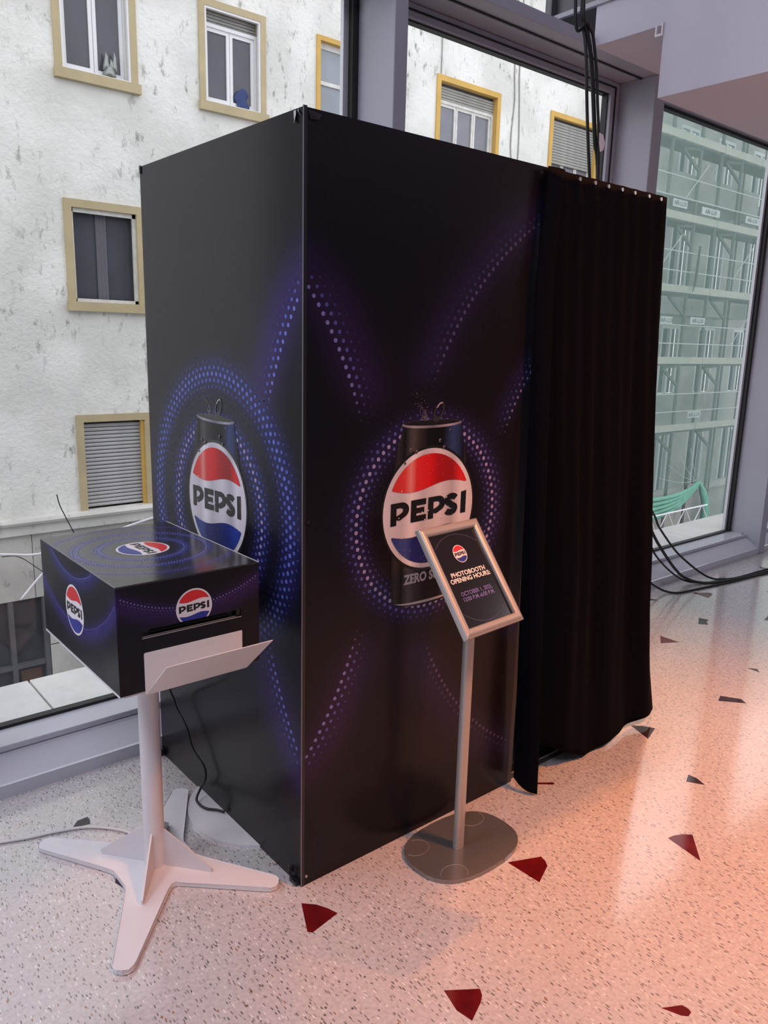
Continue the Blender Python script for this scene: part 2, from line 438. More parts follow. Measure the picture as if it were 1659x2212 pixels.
M = {}
M['terrazzo'] = terrazzo()
M['inlay'] = mat('red_glass_inlay', (0.10, 0.006, 0.008), 0.08, noise=0.7, nscale=14)
M['inlay_dark'] = mat('dark_glass_inlay', (0.035, 0.02, 0.024), 0.08, noise=0.5, nscale=14)
M['metal'] = mat('grey_powder_coated_metal', (0.40, 0.405, 0.475), 0.38, noise=0.04, nscale=3)
M['sill'] = mat('grey_sill_metal', (0.54, 0.55, 0.62), 0.18, noise=0.04, nscale=4)
M['gasket'] = mat('black_gasket', (0.012, 0.012, 0.014), 0.5)
M['spacer'] = mat('aluminium_spacer', (0.62, 0.64, 0.68), 0.4, metal=0.3)
M['glass'] = thin_glass('window_glass', (0.965, 0.965, 0.965), 0.35, 0.025)
M['plaster'] = mat('white_plaster', (0.62, 0.62, 0.73), 0.8, noise=0.03, nscale=2)
M['soffit'] = mat('grey_soffit_plaster', (0.64, 0.60, 0.66), 0.8, noise=0.03, nscale=2)
M['dark_panel'] = mat('dark_grey_panel', (0.10, 0.10, 0.115), 0.4, noise=0.2, nscale=3)
M['wall'] = mat('hall_wall_paint', (0.30, 0.29, 0.31), 0.9)
M['black_edge'] = mat('black_edge_profile', (0.012, 0.012, 0.014), 0.35)
M['edge_alu'] = mat('worn_aluminium_edge', (0.22, 0.22, 0.25), 0.4, metal=0.3)
M['tape'] = mat('torn_silver_tape', (0.45, 0.45, 0.45), 0.4)
M['curtain'] = mat('black_velvet_curtain', (0.0013, 0.0018, 0.0048), 0.95, spec=0.08, bump=0.2, bscale=350)
M['grommet'] = mat('metal_grommet', (0.42, 0.40, 0.39), 0.3, metal=0.9)
M['white_steel'] = mat('white_painted_steel', (0.66, 0.65, 0.68), 0.35, noise=0.05, nscale=25)
M['white_tray'] = mat('white_folded_sheet', (0.70, 0.68, 0.68), 0.35)
M['silver'] = mat('brushed_silver', (0.43, 0.41, 0.40), 0.38, metal=0.45, noise=0.03, nscale=60)
M['silver_base'] = mat('silver_base_plate', (0.27, 0.265, 0.265), 0.26, metal=0.7, noise=0.05, nscale=40)
M['cable_black'] = mat('black_rubber_cable', (0.008, 0.008, 0.009), 0.45)
M['cable_white'] = mat('white_cable_sheath', (0.62, 0.60, 0.60), 0.5)
M['p_white'] = mat('print_white', (0.74, 0.72, 0.77), 0.34)
M['p_red'] = mat('print_red', (0.62, 0.018, 0.022), 0.34)
M['p_blue'] = mat('print_blue', (0.018, 0.03, 0.27), 0.34)
M['p_black'] = mat('print_black', (0.004, 0.004, 0.005), 0.34)
M['p_grey'] = mat('print_grey', (0.42, 0.40, 0.41), 0.34)
M['p_lilac'] = mat('print_lilac', (0.17, 0.15, 0.42), 0.34)
M['p_lilac_dim'] = mat('print_dim_lilac', (0.032, 0.026, 0.07), 0.34)
M['p_dark'] = mat('print_near_black', (0.009, 0.008, 0.009), 0.30)
M['dots'] = attr_mat('halftone_print')
M['stucco'] = stucco('pale_stucco', (0.655, 0.66, 0.63), (0.79, 0.795, 0.765), (0.16, 0.16, 0.15), 0.85)
M['stone'] = stucco('grey_stone', (0.42, 0.42, 0.40), (0.55, 0.55, 0.52), (0.2, 0.2, 0.19), 0.6, 0.2)
M['cornice'] = stucco('cornice_stone', (0.60, 0.60, 0.57), (0.72, 0.72, 0.69), (0.2, 0.2, 0.19), 0.7, 0.2)
M['trim_tan'] = mat('tan_window_trim', (0.46, 0.385, 0.235), 0.9, noise=0.2, nscale=3)
M['trim_yellow'] = mat('yellow_window_trim', (0.60, 0.38, 0.10), 0.9, noise=0.2, nscale=3)
M['pvc'] = mat('white_window_frame', (0.75, 0.76, 0.78), 0.5)
M['old_frame'] = mat('worn_white_wood_frame', (0.62, 0.62, 0.60), 0.7, noise=0.3, nscale=9)
M['pane_dark'] = mat('dark_facade_pane', (0.075, 0.078, 0.095), 0.12, noise=0.35, nscale=1.4)
M['pane_mid'] = mat('grey_facade_pane', (0.17, 0.18, 0.21), 0.15, noise=0.4, nscale=1.7)
M['pane_frost'] = mat('frosted_facade_pane', (0.26, 0.29, 0.33), 0.3, noise=0.3, nscale=1.5)
M['voile'] = mat('white_voile_curtain', (0.42, 0.44, 0.47), 0.9)
M['drape_dark'] = mat('grey_window_drape', (0.13, 0.125, 0.15), 0.9)
M['slat'] = mat('grey_shutter_slat', (0.42, 0.42, 0.44), 0.6, noise=0.15, nscale=5)
M['slat_old'] = mat('weathered_shutter_slat', (0.32, 0.32, 0.30), 0.7, noise=0.3, nscale=5)
M['ledge'] = stucco('ledge_stone', (0.55, 0.57, 0.57), (0.72, 0.73, 0.72), (0.3, 0.3, 0.3), 0.5, 0.2)
M['shop_dark'] = mat('dark_shopfront_glass', (0.045, 0.05, 0.06), 0.15, noise=0.4, nscale=1.2)
M['street'] = mat('asphalt', (0.20, 0.20, 0.21), 0.9, noise=0.2, nscale=2)
M['scaf_wall'] = stucco('scaffolded_wall', (0.42, 0.43, 0.40), (0.58, 0.58, 0.54), (0.2, 0.2, 0.19), 0.6, 0.2)
M['scaf_wood'] = mat('scaffold_board', (0.58, 0.57, 0.50), 0.8, noise=0.2, nscale=3)
M['scaf_deck'] = mat('scaffold_deck_underside', (0.10, 0.10, 0.095), 0.8)
M['scaf_pole'] = mat('scaffold_tube', (0.16, 0.17, 0.165), 0.5, metal=0.3)
M['galv'] = mat('galvanised_rail', (0.72, 0.74, 0.74), 0.45)
M['net'] = netting('green_scaffold_net', (0.28, 0.41, 0.375), 0.44)
M['net_dense'] = mat('bunched_green_net', (0.14, 0.36, 0.27), 0.8, noise=0.3, nscale=6)
M['net_pale'] = mat('pale_green_net_crease', (0.42, 0.52, 0.48), 0.8)
M['foil'] = mat('silver_figurine', (0.28, 0.30, 0.29), 0.35, metal=0.6)
M['blue_cloth'] = mat('blue_cloth', (0.025, 0.05, 0.16), 0.8)
M['brown_strip'] = mat('dark_brown_strap', (0.06, 0.03, 0.03), 0.8)

def structure(o): o['kind'] = 'structure'; return o

# ------------------------------------------------------------------ floor
floor = structure(MB().box(-7, 10, -6, 1.02, -0.12, 0.0).build('floor', M['terrazzo']))
inlays = [
    ('R', [(-0.037, -0.056), (-0.007, -0.086), (0.010, -0.118), (0.021, -0.151), (-0.04, -0.162), (-0.076, -0.168), (-0.085, -0.157), (-0.071, -0.127)]),
    ('R', [(0.565, -0.298), (0.669, -0.344), (0.664, -0.365), (0.650, -0.385), (0.571, -0.418)]),
    ('R', [(0.07, -0.527), (0.144, -0.579), (0.134, -0.596), (0.115, -0.609), (0.061, -0.632), (0.053, -0.588)]),
    ('R', [(0.45, -0.893), (0.498, -0.92), (0.500, -0.935), (0.496, -0.945), (0.48, -0.947), (0.468, -0.935)]),
    ('R', [(1.076, -0.54), (1.105, -0.545), (1.135, -0.560), (1.157, -0.581), (1.051, -0.667)]),
    ('D', [(1.658, -0.023), (1.696, -0.055), (1.719, -0.1), (1.614, -0.132)]),
    ('D', [(1.494, -0.377), (1.493, -0.415), (1.476, -0.453), (1.441, -0.398)]),
    ('D', [(2.25, -0.111), (2.295, -0.188), (2.271, -0.224), (2.191, -0.132)]),
    ('D', [(2.673, -0.033), (2.703, -0.071), (2.67, -0.098)]),
    ('R', [(2.715, 0.475), (2.714, 0.362), (2.616, 0.415)]),
    ('D', [(3.175, 0.5), (3.193, 0.447), (3.151, 0.438), (3.109, 0.406), (3.073, 0.447)]),
    ('R', [(3.601, 0.781), (3.701, 0.71), (3.690, 0.690), (3.668, 0.675), (3.585, 0.661)]),
    ('D', [(3.22, 0.871), (3.263, 0.878), (3.273, 0.827), (3.21, 0.863)]),
    ('D', [(4.07, 0.849), (4.12, 0.814), (4.09, 0.787), (4.036, 0.818)]),
    ('D', [(4.619, 0.815), (4.625, 0.75), (4.539, 0.711), (4.568, 0.77)]),
    ('D', [(3.467, 0.247), (3.564, 0.267), (3.574, 0.26), (3.483, 0.222)]),
    ('D', [(4.046, 0.499), (4.065, 0.469), (4.043, 0.468)]),
    ('D', [(-0.428, 0.686), (-0.402, 0.715), (-0.368, 0.717), (-0.369, 0.689), (-0.376, 0.673)]),
    ('D', [(-0.418, 0.349), (-0.402, 0.38), (-0.36, 0.35), (-0.406, 0.308)]),
    ('R', [(0.978, -0.056), (0.996, -0.067), (1.043, -0.101), (1.032, -0.11), (0.987, -0.074)]),
]
for k, pts in inlays:
    a = sum(pts[i][0] * pts[(i + 1) % len(pts)][1] - pts[(i + 1) % len(pts)][0] * pts[i][1] for i in range(len(pts)))
    if a < 0: pts = pts[::-1]
    MB().prism([(x, y, -0.004) for x, y in pts][::-1], (0, 0, 0.0045)).build('glass_inlay', M['inlay' if k == 'R' else 'inlay_dark'], floor)

# ------------------------------------------------------------------ window wall
YG = 1.25
def sill_profile():
    pts = [(0.990, 0.0), (0.990, 0.048), (1.000, 0.050), (1.088, 0.106), (1.094, 0.112), (1.30, 0.112), (1.30, 0.0)]
    return MB().prism([(-7, y, z) for y, z in pts], (17, 0, 0))
sill = structure(sill_profile().build('trim_1', M['sill']))
MB().box(-7, 10, 1.098, 1.245, 0.114, 0.138).build('sill_cap', M['sill'], sill, bevel=0.004)
MB().box(-7, 10, 1.228, 1.262, 0.138, 0.150).build('sill_gasket', M['gasket'], sill)
fins = [(-2.70, -2.62), (-0.80, -0.72), (1.10, 1.17), (2.965, 3.065), (4.97, 5.07), (6.87, 6.97), (8.77, 8.87)]
for i, (a, b) in enumerate(fins):
    top = 5.0 if i < 3 else 3.02
    f = structure(MB().box(a, b, 0.986, 1.285, 0.0, top).build('trim_%d' % (i + 2), M['metal'], bevel=0.004))
    MB().box(a - 0.032, a - 0.0005, 1.222, 1.272, 0.14, top - 0.02).build('gasket', M['gasket'], f)
    MB().box(a - 0.060, a - 0.033, 1.250, 1.272, 0.14, top - 0.02).build('spacer', M['spacer'], f)
    for (sy, sz) in ((1.12, 0.139), (1.215, 0.139)):
        if i > 2:
            MB().tube([(a - 0.018, sy, sz), (a - 0.018, sy, sz + 0.006)], 0.008, 8).build('screw', M['grommet'], f)
tr = structure(MB().box(-7, 10, 0.986, 1.285, 3.02, 3.075).build('trim_20', M['metal'], bevel=0.003))
MB().box(-7, 10, 1.075, 1.085, 3.013, 3.03).build('groove', M['gasket'], tr)
for i in range(len(fins) - 1):
    x0, x1 = fins[i][1], fins[i + 1][0]
    w = structure(MB().box(x0 + 0.002, x1 - 0.002, 1.256, 1.268, 0.14, 3.016).build('window_%d' % (i + 1), M['glass']))
    if i == 2:      # opening sash with deep frame
        fr = MB()
        fr.box(x1 - 0.078, x1 - 0.001, 1.215, 1.275, 0.15, 3.018); fr.box(x0, x1 - 0.078, 1.215, 1.275, 2.958, 3.018)
        fr.build('frame', M['metal'], w, bevel=0.003)
        g = MB(); g.box(x1 - 0.047, x1 - 0.040, 1.208, 1.22, 0.15, 2.985); g.box(x0, x1 - 0.040, 1.208, 1.22, 2.985, 2.992)
        g.box(x1 - 0.086, x1 - 0.078, 1.235, 1.272, 0.15, 2.96); g.box(x0, x1 - 0.08, 1.235, 1.272, 2.950, 2.958)
        g.build('gasket', M['gasket'], w)
    else:
        MB().box(x0, x1, 1.24, 1.28, 2.996, 3.012).build('gasket', M['gasket'], w)
for i in range(3):      # upper row of panes
    x0, x1 = fins[i][1], min(fins[i + 1][0], 2.36)
    structure(MB().box(x0 + 0.002, x1 - 0.002, 1.256, 1.268, 3.08, 5.0).build('window_%d' % (i + 8), M['glass']))
structure(MB().box(2.10 + 0.26, 10, 1.245, 1.285, 3.076, 5.0).build('wall_spandrel', M['dark_panel']))
# lowered ceiling on the right, with the notch by the glazing
ce = structure(MB().box(2.397, 10, -6, 0.600, 2.710, 5.0).build('ceiling', M['soffit']))
MB().box(2.397, 10, 0.6002, 0.985, 3.020, 3.205).build('ceiling_notch_panel', M['soffit'], ce)
MB().box(2.390, 2.3968, -6, 0.600, 2.7102, 4.99).build('fascia', M['plaster'], ce)
MB().box(2.390, 2.3968, 0.600, 0.985, 3.0202, 3.20).build('fascia', M['plaster'], ce)
MB().box(2.375, 2.396, 0.601, 1.24, 3.200, 3.222).build('fascia_ledge', M['metal'], ce)
MB().box(2.398, 2.43, 0.601, 1.24, 3.222, 5.0).build('upper_glazing_panel', M['dark_panel'], ce)
bk = MB(); bk.box(2.382, 2.3965, 0.601, 0.608, 2.975, 3.03); bk.box(2.382, 2.3965, 0.608, 0.640, 2.975, 2.984); bk.box(2.382, 2.3965, 0.632, 0.640, 2.984, 3.019)
bk.build('bracket', M['p_white'], ce)
structure(MB().box(-7, 2.397, -6, 1.0, 5.0, 5.15).build('ceiling_upper', M['plaster']))
structure(MB().box(-7, 10, -6.15, -6.0, 0, 5.0).build('wall_back', M['wall']))
structure(MB().box(-7.15, -7, -6, 1.29, 0, 5.0).build('wall_left', M['wall']))
structure(MB().box(10, 10.15, -6, 1.29, 0, 5.0).build('wall_right', M['wall']))

# ------------------------------------------------------------------ photo booth
HB, WB, LB, LP = 2.1, 0.949, 1.565, 0.90
booth = thing('photo_booth', (0.78, 0.47, 0), 'tall black photo booth printed with drink cans and blue dotted rings', 'photo booth')
LIL, LIL2, BLU, BLU2, BLU3 = (0.32, 0.28, 0.52), (0.20, 0.20, 0.50), (0.085, 0.09, 0.31), (0.042, 0.042, 0.17), (0.020, 0.020, 0.085)
gl_side = [(0.470, 1.044, 0.268, 0.040, (0.012, 0.012, 0.085), None), (0.470, 1.044, 0.414, 0.050, (0.010, 0.012, 0.085), None),
           (-0.81, 1.047, 1.075, 0.075, (0.022, 0.010, 0.085), (0.27, 0.42, 0.62, 0.86))]
gl_front = [(0.456, 1.054, 0.282, 0.042, (0.013, 0.009, 0.050), None),
            (-0.815, 1.053, 1.085, 0.075, (0.016, 0.006, 0.036), (0.27, 0.42, 0.58, 0.86)),
            (1.388, 1.058, 1.045, 0.070, (0.009, 0.006, 0.032), (0.34, 0.46, 0.84, 1.02)),
            (1.388, 1.058, 0.685, 0.040, (0.005, 0.005, 0.035), (0.20, 0.32, 0.40, 0.60))]
M['panel_side'] = print_panel('booth_side_print', 1, 2, gl_side)
M['panel_front'] = print_panel('booth_front_print', 0, 2, gl_front)
side = MB().box(0.0, 0.010, 0.0025, WB, 0.0, HB).build('side_panel', M['panel_side'], booth)
front = MB().box(0.0105, LP, 0.0, 0.010, 0.0, HB).build('front_panel', M['panel_front'], booth)
PS = Plane((0, 0, 0), (0, 1, 0), (0, 0, 1), (-1, 0, 0))       # u = Y, v = Z
PF = Plane((0, 0, 0), (1, 0, 0), (0, 0, 1), (0, -1, 0))       # u = X, v = Z
PSm = Plane((0, 2 * 0.470, 0), (0, -1, 0), (0, 0, 1), (-1, 0, 0))   # mirrored u so that lettering reads left to right (u 0.47 is the can axis)
one = lambda a, u, v: 1.0
rows_in = [(0, 0.0062, LIL), (0.0175, 0.0056, BLU), (0.035, 0.0042, BLU2), (0.0525, 0.0025, BLU3), (0.068, 0.0014, BLU3), (-0.0175, 0.0052, BLU), (-0.035, 0.0036, BLU2), (-0.052, 0.0020, BLU3)]
rows_out = [(0, 0.0065, (0.13, 0.16, 0.56)), (0.019, 0.0058, (0.08, 0.11, 0.42)), (0.038, 0.0040, BLU2), (0.057, 0.0022, BLU3), (-0.019, 0.0060, (0.08, 0.11, 0.42)), (-0.038, 0.0048, (0.045, 0.055, 0.24)), (-0.057, 0.0030, BLU3), (-0.075, 0.0016, BLU3)]
rows_arc = [(0, 0.0060, (0.20, 0.18, 0.45)), (0.0215, 0.0056, BLU), (0.043, 0.0038, BLU2), (0.0645, 0.0025, BLU3), (0.086, 0.0015, BLU3)]
rows_arc_s = [(0, 0.0060, (0.15, 0.17, 0.55)), (0.0215, 0.0056, (0.085, 0.12, 0.46)), (0.043, 0.0038, BLU2), (0.0645, 0.0025, BLU3), (0.086, 0.0015, BLU3)]
def band(cy, a, b, c, d):
    def ss(e0, e1, x):
        k = max(0, min(1, (x - e0) / (e1 - e0))); return k * k * (3 - 2 * k)
    return lambda ang, u, v: ss(a, b, abs(v - cy)) * ss(d, c, abs(v - cy))
ins_s = lambda u, v: 0.012 < u < WB - 0.01 and 0.01 < v < HB - 0.01
ins_f = lambda u, v: 0.012 < u < LP - 0.01 and 0.01 < v < HB - 0.01
dots(PS, [(0.470, 1.044, 0.266, 0.0240, [(a, r, c if i in (0,) else (c[0] * 0.95, c[1] * 1.15, c[2] * 1.35)) for i, (a, r, c) in enumerate(rows_in)], one), (0.470, 1.044, 0.414, 0.0265, rows_out, one),
          (-0.81, 1.047, 1.036, 0.0242, rows_arc_s, band(1.047, 0.27, 0.42, 0.58, 0.76))], 'printed_dots', M['dots'], side, ins_s)
dim = lambda rows, k: [(a, s, tuple(x * k for x in c)) for a, s, c in rows]
dots(PF, [(0.456, 1.054, 0.277, 0.0245, rows_in, one),
          (-0.815, 1.053, 1.049, 0.0254, rows_arc, band(1.053, 0.27, 0.42, 0.58, 0.78)),
          (1.388, 1.058, 1.014, 0.0245, dim(rows_arc, 0.36), band(1.058, 0.34, 0.5, 0.80, 0.98)),
          (1.388, 1.058, 0.658, 0.0240, [(a * 0.85, s * 0.85, tuple(x * .7 for x in c)) for a, s, c in rows_arc], band(1.058, 0.20, 0.30, 0.5, 0.6) if True else one)],
     'printed_dots', M['dots'], front, lambda u, v: ins_f(u, v) and not (u > 0.7 and v < 0.9 and u + v > 1.45 and math.hypot(u - 1.388, v - 1.058) < 0.8))

def can_art(pl, cx, cz, iu, c0w, sgn, parent, tagname):
    """printed drinks can; cx in plane units, c0w its world coordinate on axis iu, sgn = direction of plane u along that axis"""
    def stops(lst): return lst if sgn > 0 else [(1 - a, c) for a, c in reversed(lst)]
    K = 0.1455
    body = ramp_print('can_body_' + tagname, iu, c0w, K, stops([(0, (0.012, 0.011, 0.013)), (0.06, (0.03, 0.028, 0.03)), (0.14, (0.006, 0.006, 0.007)), (0.24, (0.075, 0.07, 0.075)), (0.33, (0.03, 0.028, 0.03)), (0.45, (0.006, 0.006, 0.007)), (0.66, (0.005, 0.005, 0.006)), (0.80, (0.03, 0.055, 0.16)), (0.88, (0.02, 0.035, 0.10)), (0.95, (0.006, 0.006, 0.010)), (1, (0.03, 0.028, 0.03))]))
    wht = ramp_print('can_label_white_' + tagname, iu, c0w, 0.182, stops([(0, (0.66, 0.64, 0.70)), (0.2, (0.55, 0.53, 0.58)), (0.3, (0.80, 0.78, 0.83)), (0.42, (0.52, 0.50, 0.55)), (0.6, (0.66, 0.64, 0.70)), (0.75, (0.44, 0.42, 0.48)), (0.85, (0.72, 0.70, 0.76)), (1, (0.60, 0.58, 0.64))]))
    red = ramp_print('can_label_red_' + tagname, iu, c0w, 0.182, stops([(0, (0.55, 0.02, 0.02)), (0.22, (0.66, 0.05, 0.045)), (0.28, (0.74, 0.24, 0.22)), (0.34, (0.66, 0.03, 0.03)), (0.48, (0.62, 0.012, 0.016)), (0.58, (0.36, 0.008, 0.012)), (0.74, (0.28, 0.01, 0.014)), (0.84, (0.66, 0.02, 0.025)), (1, (0.5, 0.012, 0.016))]))
    blu = ramp_print('can_label_blue_' + tagname, iu, c0w, 0.182, stops([(0, (0.012, 0.02, 0.14)), (0.24, (0.05, 0.08, 0.28)), (0.32, (0.015, 0.02, 0.16)), (0.5, (0.010, 0.014, 0.11)), (0.7, (0.012, 0.025, 0.20)), (0.84, (0.02, 0.05, 0.33)), (1, (0.012, 0.02, 0.14))]))
    prof = [(0.108, 0.793), (0.125, 0.800), (0.140, 0.815), (0.1455, 0.835), (0.1455, 1.205), (0.143, 1.235), (0.134, 1.270), (0.123, 1.300), (0.116, 1.318), (0.118, 1.330)]
    dz = cz - 1.054
    L = [(cx - w, z + dz) for w, z in prof]; R = [(cx + w, z + dz) for w, z in reversed(prof)]
    botm = [(cx + 0.108 * math.cos(a), 0.793 + dz + 0.012 * math.sin(a)) for a in [-PI * k / 12 for k in range(1, 12)]]
    shapes(pl, [[L + R + botm]], 'can_body_print', body, parent, 0.0008)
    bot = [(cx + 0.125 * math.cos(a), 0.805 + dz - 0.014 * math.sin(a)) for a in [PI * k / 16 for k in range(1, 16)]]
    shapes(pl, [[stroke(bot, [0.001 + 0.007 * math.sin(PI * k / 14) for k in range(15)])]], 'can_base_print', M['p_grey'], parent, 0.0012)
    rim = circle(cx, 1.334 + dz, 0.121, 40, ry=0.0125)
    shapes(pl, [[rim, circle(cx, 1.3375 + dz, 0.112, 40, ry=0.0085)]], 'can_rim_print', ramp_print('can_rim_' + tagname, iu, c0w, 0.121, stops([(0, (0.16, 0.15, 0.19)), (0.2, (0.34, 0.33, 0.40)), (0.5, (0.15, 0.14, 0.18)), (0.8, (0.36, 0.36, 0.44)), (1, (0.14, 0.14, 0.18))])), parent, 0.0012)
    shapes(pl, [[circle(cx, 1.3375 + dz, 0.112, 40, ry=0.0085)]], 'can_lid_print', M['p_dark'], parent, 0.0011)
    tab = [(cx + 0.022 + 0.026 * math.cos(a) * 0.8 + 0.010 * math.sin(a), 1.367 + dz + 0.030 * math.sin(a)) for a in [2 * PI * k / 28 for k in range(28)]]
    tabi = [(cx + 0.024 + 0.017 * math.cos(a) * 0.8 + 0.007 * math.sin(a), 1.372 + dz + 0.019 * math.sin(a)) for a in [2 * PI * k / 28 for k in range(28)]]
    shapes(pl, [[tab, tabi]], 'can_tab_print', mat('can_tab_' + tagname, (0.028, 0.027, 0.032), 0.34), parent, 0.0013)
    gl = [(cx + 0.026 + 0.019 * math.cos(a) * 0.8 + 0.008 * math.sin(a), 1.373 + dz + 0.021 * math.sin(a)) for a in [PI * (0.45 + 0.45 * k / 8) for k in range(9)]]
    shapes(pl, [[stroke(gl, 0.004)]], 'can_tab_glint', M['p_grey'], parent, 0.0016)
    shapes(pl, [[circle(cx, 1.080 + dz, 0.190, 72)]], 'label_shadow', M['p_dark'], parent, 0.0010)
    logo(pl, cx, 1.080 + dz, 0.182, parent, (wht, red, blu, M['p_black']), 0.0013)
    for o in parent.children:
        pass
    # drops on the can and the splash above the lid
    rnd = random.Random(5); mb = MB(); cols = []
    def drop(u, v, r, ry, c, nn):
        k = len(mb.v); q = 7
        mb.v += [tuple(pl.p(u + r * math.cos(2 * PI * i / q), v + ry * math.sin(2 * PI * i / q), nn)) for i in range(q)]
        idx = tuple(range(k, k + q)); mb.f.append(idx if pl.U.cross(pl.V).dot(pl.N) > 0 else idx[::-1]); cols.extend([c] * q)
    for i in range(420):
        u = rnd.uniform(-0.138, 0.138); v = rnd.uniform(0.83, 1.30)
        if abs(u) > 0.138 - max(0, v - 1.22) * 0.3: continue
        inl = u * u + (v - 1.08) ** 2 < 0.19 ** 2
        side_ = (abs(u + 0.075) < 0.035) or (abs(u - 0.085) < 0.03)
        if inl:
            if v < 1.0 or v > 1.16:
                if rnd.random() < 0.35: drop(cx + u, v + dz, 0.0012, 0.0014, (0.30, 0.26, 0.30) if v < 1.0 else (0.55, 0.25, 0.24), 0.0030)
            elif rnd.random() < 0.10: drop(cx + u, v + dz, 0.002, 0.0022, (0.80, 0.78, 0.82), 0.0030)
        else:
            b = 0.10 if side_ else 0.035
            drop(cx + u, v + dz, rnd.uniform(0.0007, 0.0020), rnd.uniform(0.0009, 0.0024), (b * rnd.uniform(.4, 1.6),) * 3, 0.0030)
    for u, v, r in ((-0.085, 1.262, 0.006), (0.03, 1.283, 0.006), (0.048, 1.262, 0.006), (-0.105, 1.225, 0.005), (-0.062, 1.255, 0.006), (0.07, 1.312, 0.004)):
        drop(cx + u, v + dz, r * 0.8, r, (0.22, 0.21, 0.23), 0.0030); drop(cx + u + 0.001, v + dz - 0.001, r * 0.5, r * 0.6, (0.02, 0.02, 0.022), 0.0033)
    for i in range(150):
        k = rnd.random() ** 1.6; u = -0.030 - 0.030 * k + rnd.gauss(0, 0.004 + 0.016 * k); v = 1.345 + 0.085 * k
        b = rnd.uniform(0.08, 0.5) * (1 - 0.5 * k); drop(cx + u, v + dz, rnd.uniform(.0004, .0013), rnd.uniform(.0004, .0015), (b, b * .95, b * .95), 0.0014)
    mb.build('can_droplets_print', M['dots'], parent, colors=cols)['kind'] = 'stuff'
can_art(PF, 0.456, 1.054, 0, 0.456, 1, front, 'front')
can_art(PSm, 0.470, 1.044, 1, 0.470, -1, side, 'side')
text_mesh(PF, 'ZERO SUGAR', 0.040, 0.456 - 0.093, 0.858, 'can_lettering', M['p_grey'], front, 0.0014, 0.0017, 'LEFT', 0.88)
text_mesh(PSm, 'ZERO SUGAR', 0.040, 0.470 - 0.093, 0.848, 'can_lettering', M['p_grey'], side, 0.0014, 0.0012, 'LEFT', 0.86)
# frame, edges, other walls
MB().prism([(-0.0008, 0.002, 0.0), (-0.0008, -0.0008, 0.0), (0.0104, -0.0008, 0.0), (0.0104, 0.0005, 0.0), (0.0008, 0.0005, 0.0), (0.0008, 0.002, 0.0)], (0, 0, HB + 0.003)).build('corner_profile', M['black_edge'], booth)
MB().box(-0.0012, 0.0006, -0.0012, 0.0006, 0.0, HB + 0.002).build('corner_line', M['edge_alu'], booth)
MB().box(0.0, 0.010, WB, WB + 0.004, 0.0, HB).build('edge_strip', M['black_edge'], booth)
back = MB().box(0.010, LB, WB - 0.010, WB, 0.0, HB).build('back_panel', M['p_dark'], booth)
MB().box(LB - 0.010, LB, 0.03, WB - 0.010, 0.0, HB).build('end_panel', M['p_dark'], booth)
MB().box(0.011, LB, 0.011, WB - 0.011, HB - 0.03, HB - 0.02).build('roof_panel', M['p_dark'], booth)
for (x0, x1, y0, y1) in ((LP + 0.001, LB, 0.000, 0.022),):
    MB().box(x0, x1, y0, y1, HB - 0.028, HB).build('curtain_rail', M['black_edge'], booth)
MB().box(LP, LP + 0.02, 0.0, 0.03, 0.0, HB - 0.03).build('door_post', M['black_edge'], booth)
MB().box(LP + 0.02, LB - 0.011, 0.012, 0.052, 0.0, 0.022).build('floor_bar', M['black_edge'], booth)
MB().box(LP + 0.02, LB - 0.011, 0.012, 0.016, 0.022, 0.024).build('floor_bar_edge', M['silver'], booth)
for pts in ([(-0.001, 0.032, 2.097), (-0.006, 0.024, 2.085), (-0.008, 0.030, 2.066), (-0.003, 0.036, 2.074), (-0.002, 0.040, 2.096)],
            [(-0.001, 0.020, 2.098), (-0.007, 0.012, 2.088), (-0.005, 0.008, 2.080), (-0.002, 0.022, 2.094)]):
    MB().prism(pts, (0.0012, 0.0005, 0)).build('torn_tape', M['tape'], booth)
MB().prism([(0.012, -0.001, 2.096), (0.052, -0.003, 2.090), (0.040, -0.006, 2.076), (0.018, -0.003, 2.074)], (0, 0.001, 0)).build('torn_tape', M['black_edge'], booth)
cl = MB(); cl.box(-0.012, 0.0, 0.010, 0.045, 0.0, 0.012); cl.tube([(-0.008, 0.035, 0.012), (-0.014, 0.045, 0.030), (-0.006, 0.055, 0.040), (-0.001, 0.045, 0.022)], 0.004, 6)
cl.build('corner_clip', M['black_edge'], booth)
MB().box(-0.018, 0.0, WB - 0.02, WB + 0.004, 0.0, 0.03).build('corner_clip', M['black_edge'], booth, bevel=0.004)
MB().box(-0.004, 0.0, WB - 0.010, WB + 0.002, HB - 0.022, HB + 0.003).build('corner_clip', M['black_edge'], booth, bevel=0.003)
for z in (0.03, 1.095):
    MB().tube([(0.016, -0.0005, z), (0.016, -0.004, z)], 0.004, 8).build('rivet', M['silver'] if z < 1 else M['black_edge'], booth)

# ------------------------------------------------------------------ curtains
def lerp_tab(tab, z):
    for (z0, x0), (z1, x1) in zip(tab, tab[1:]):
        if z >= z1:
            k = (z0 - z) / (z0 - z1); return x0 + (x1 - x0) * k
    return tab[-1][1]
rtab = [(2.1, 1.560), (1.95, 1.566), (1.65, 1.580), (1.31, 1.604), (0.94, 1.630), (0.55, 1.676), (0.23, 1.742), (0.03, 1.800), (0, 1.803)]
ltab = [(2.1, 0.895), (1.77, 0.905), (1.2, 0.93), (0.6, 0.965), (0.1, 0.985), (0, 0.99)]
grx = [0.894, 1.038, 1.119, 1.195, 1.272, 1.349, 1.434, 1.512]
rc = random.Random(3)
folds = [(0.10, 0.05, 0.9), (0.215, 0.04, 1.0), (0.34, 0.05, 1.0), (0.46, 0.045, 0.7), (0.585, 0.05, 1.0), (0.70, 0.04, 0.8), (0.82, 0.05, 1.0), (0.94, 0.04, 0.9)]
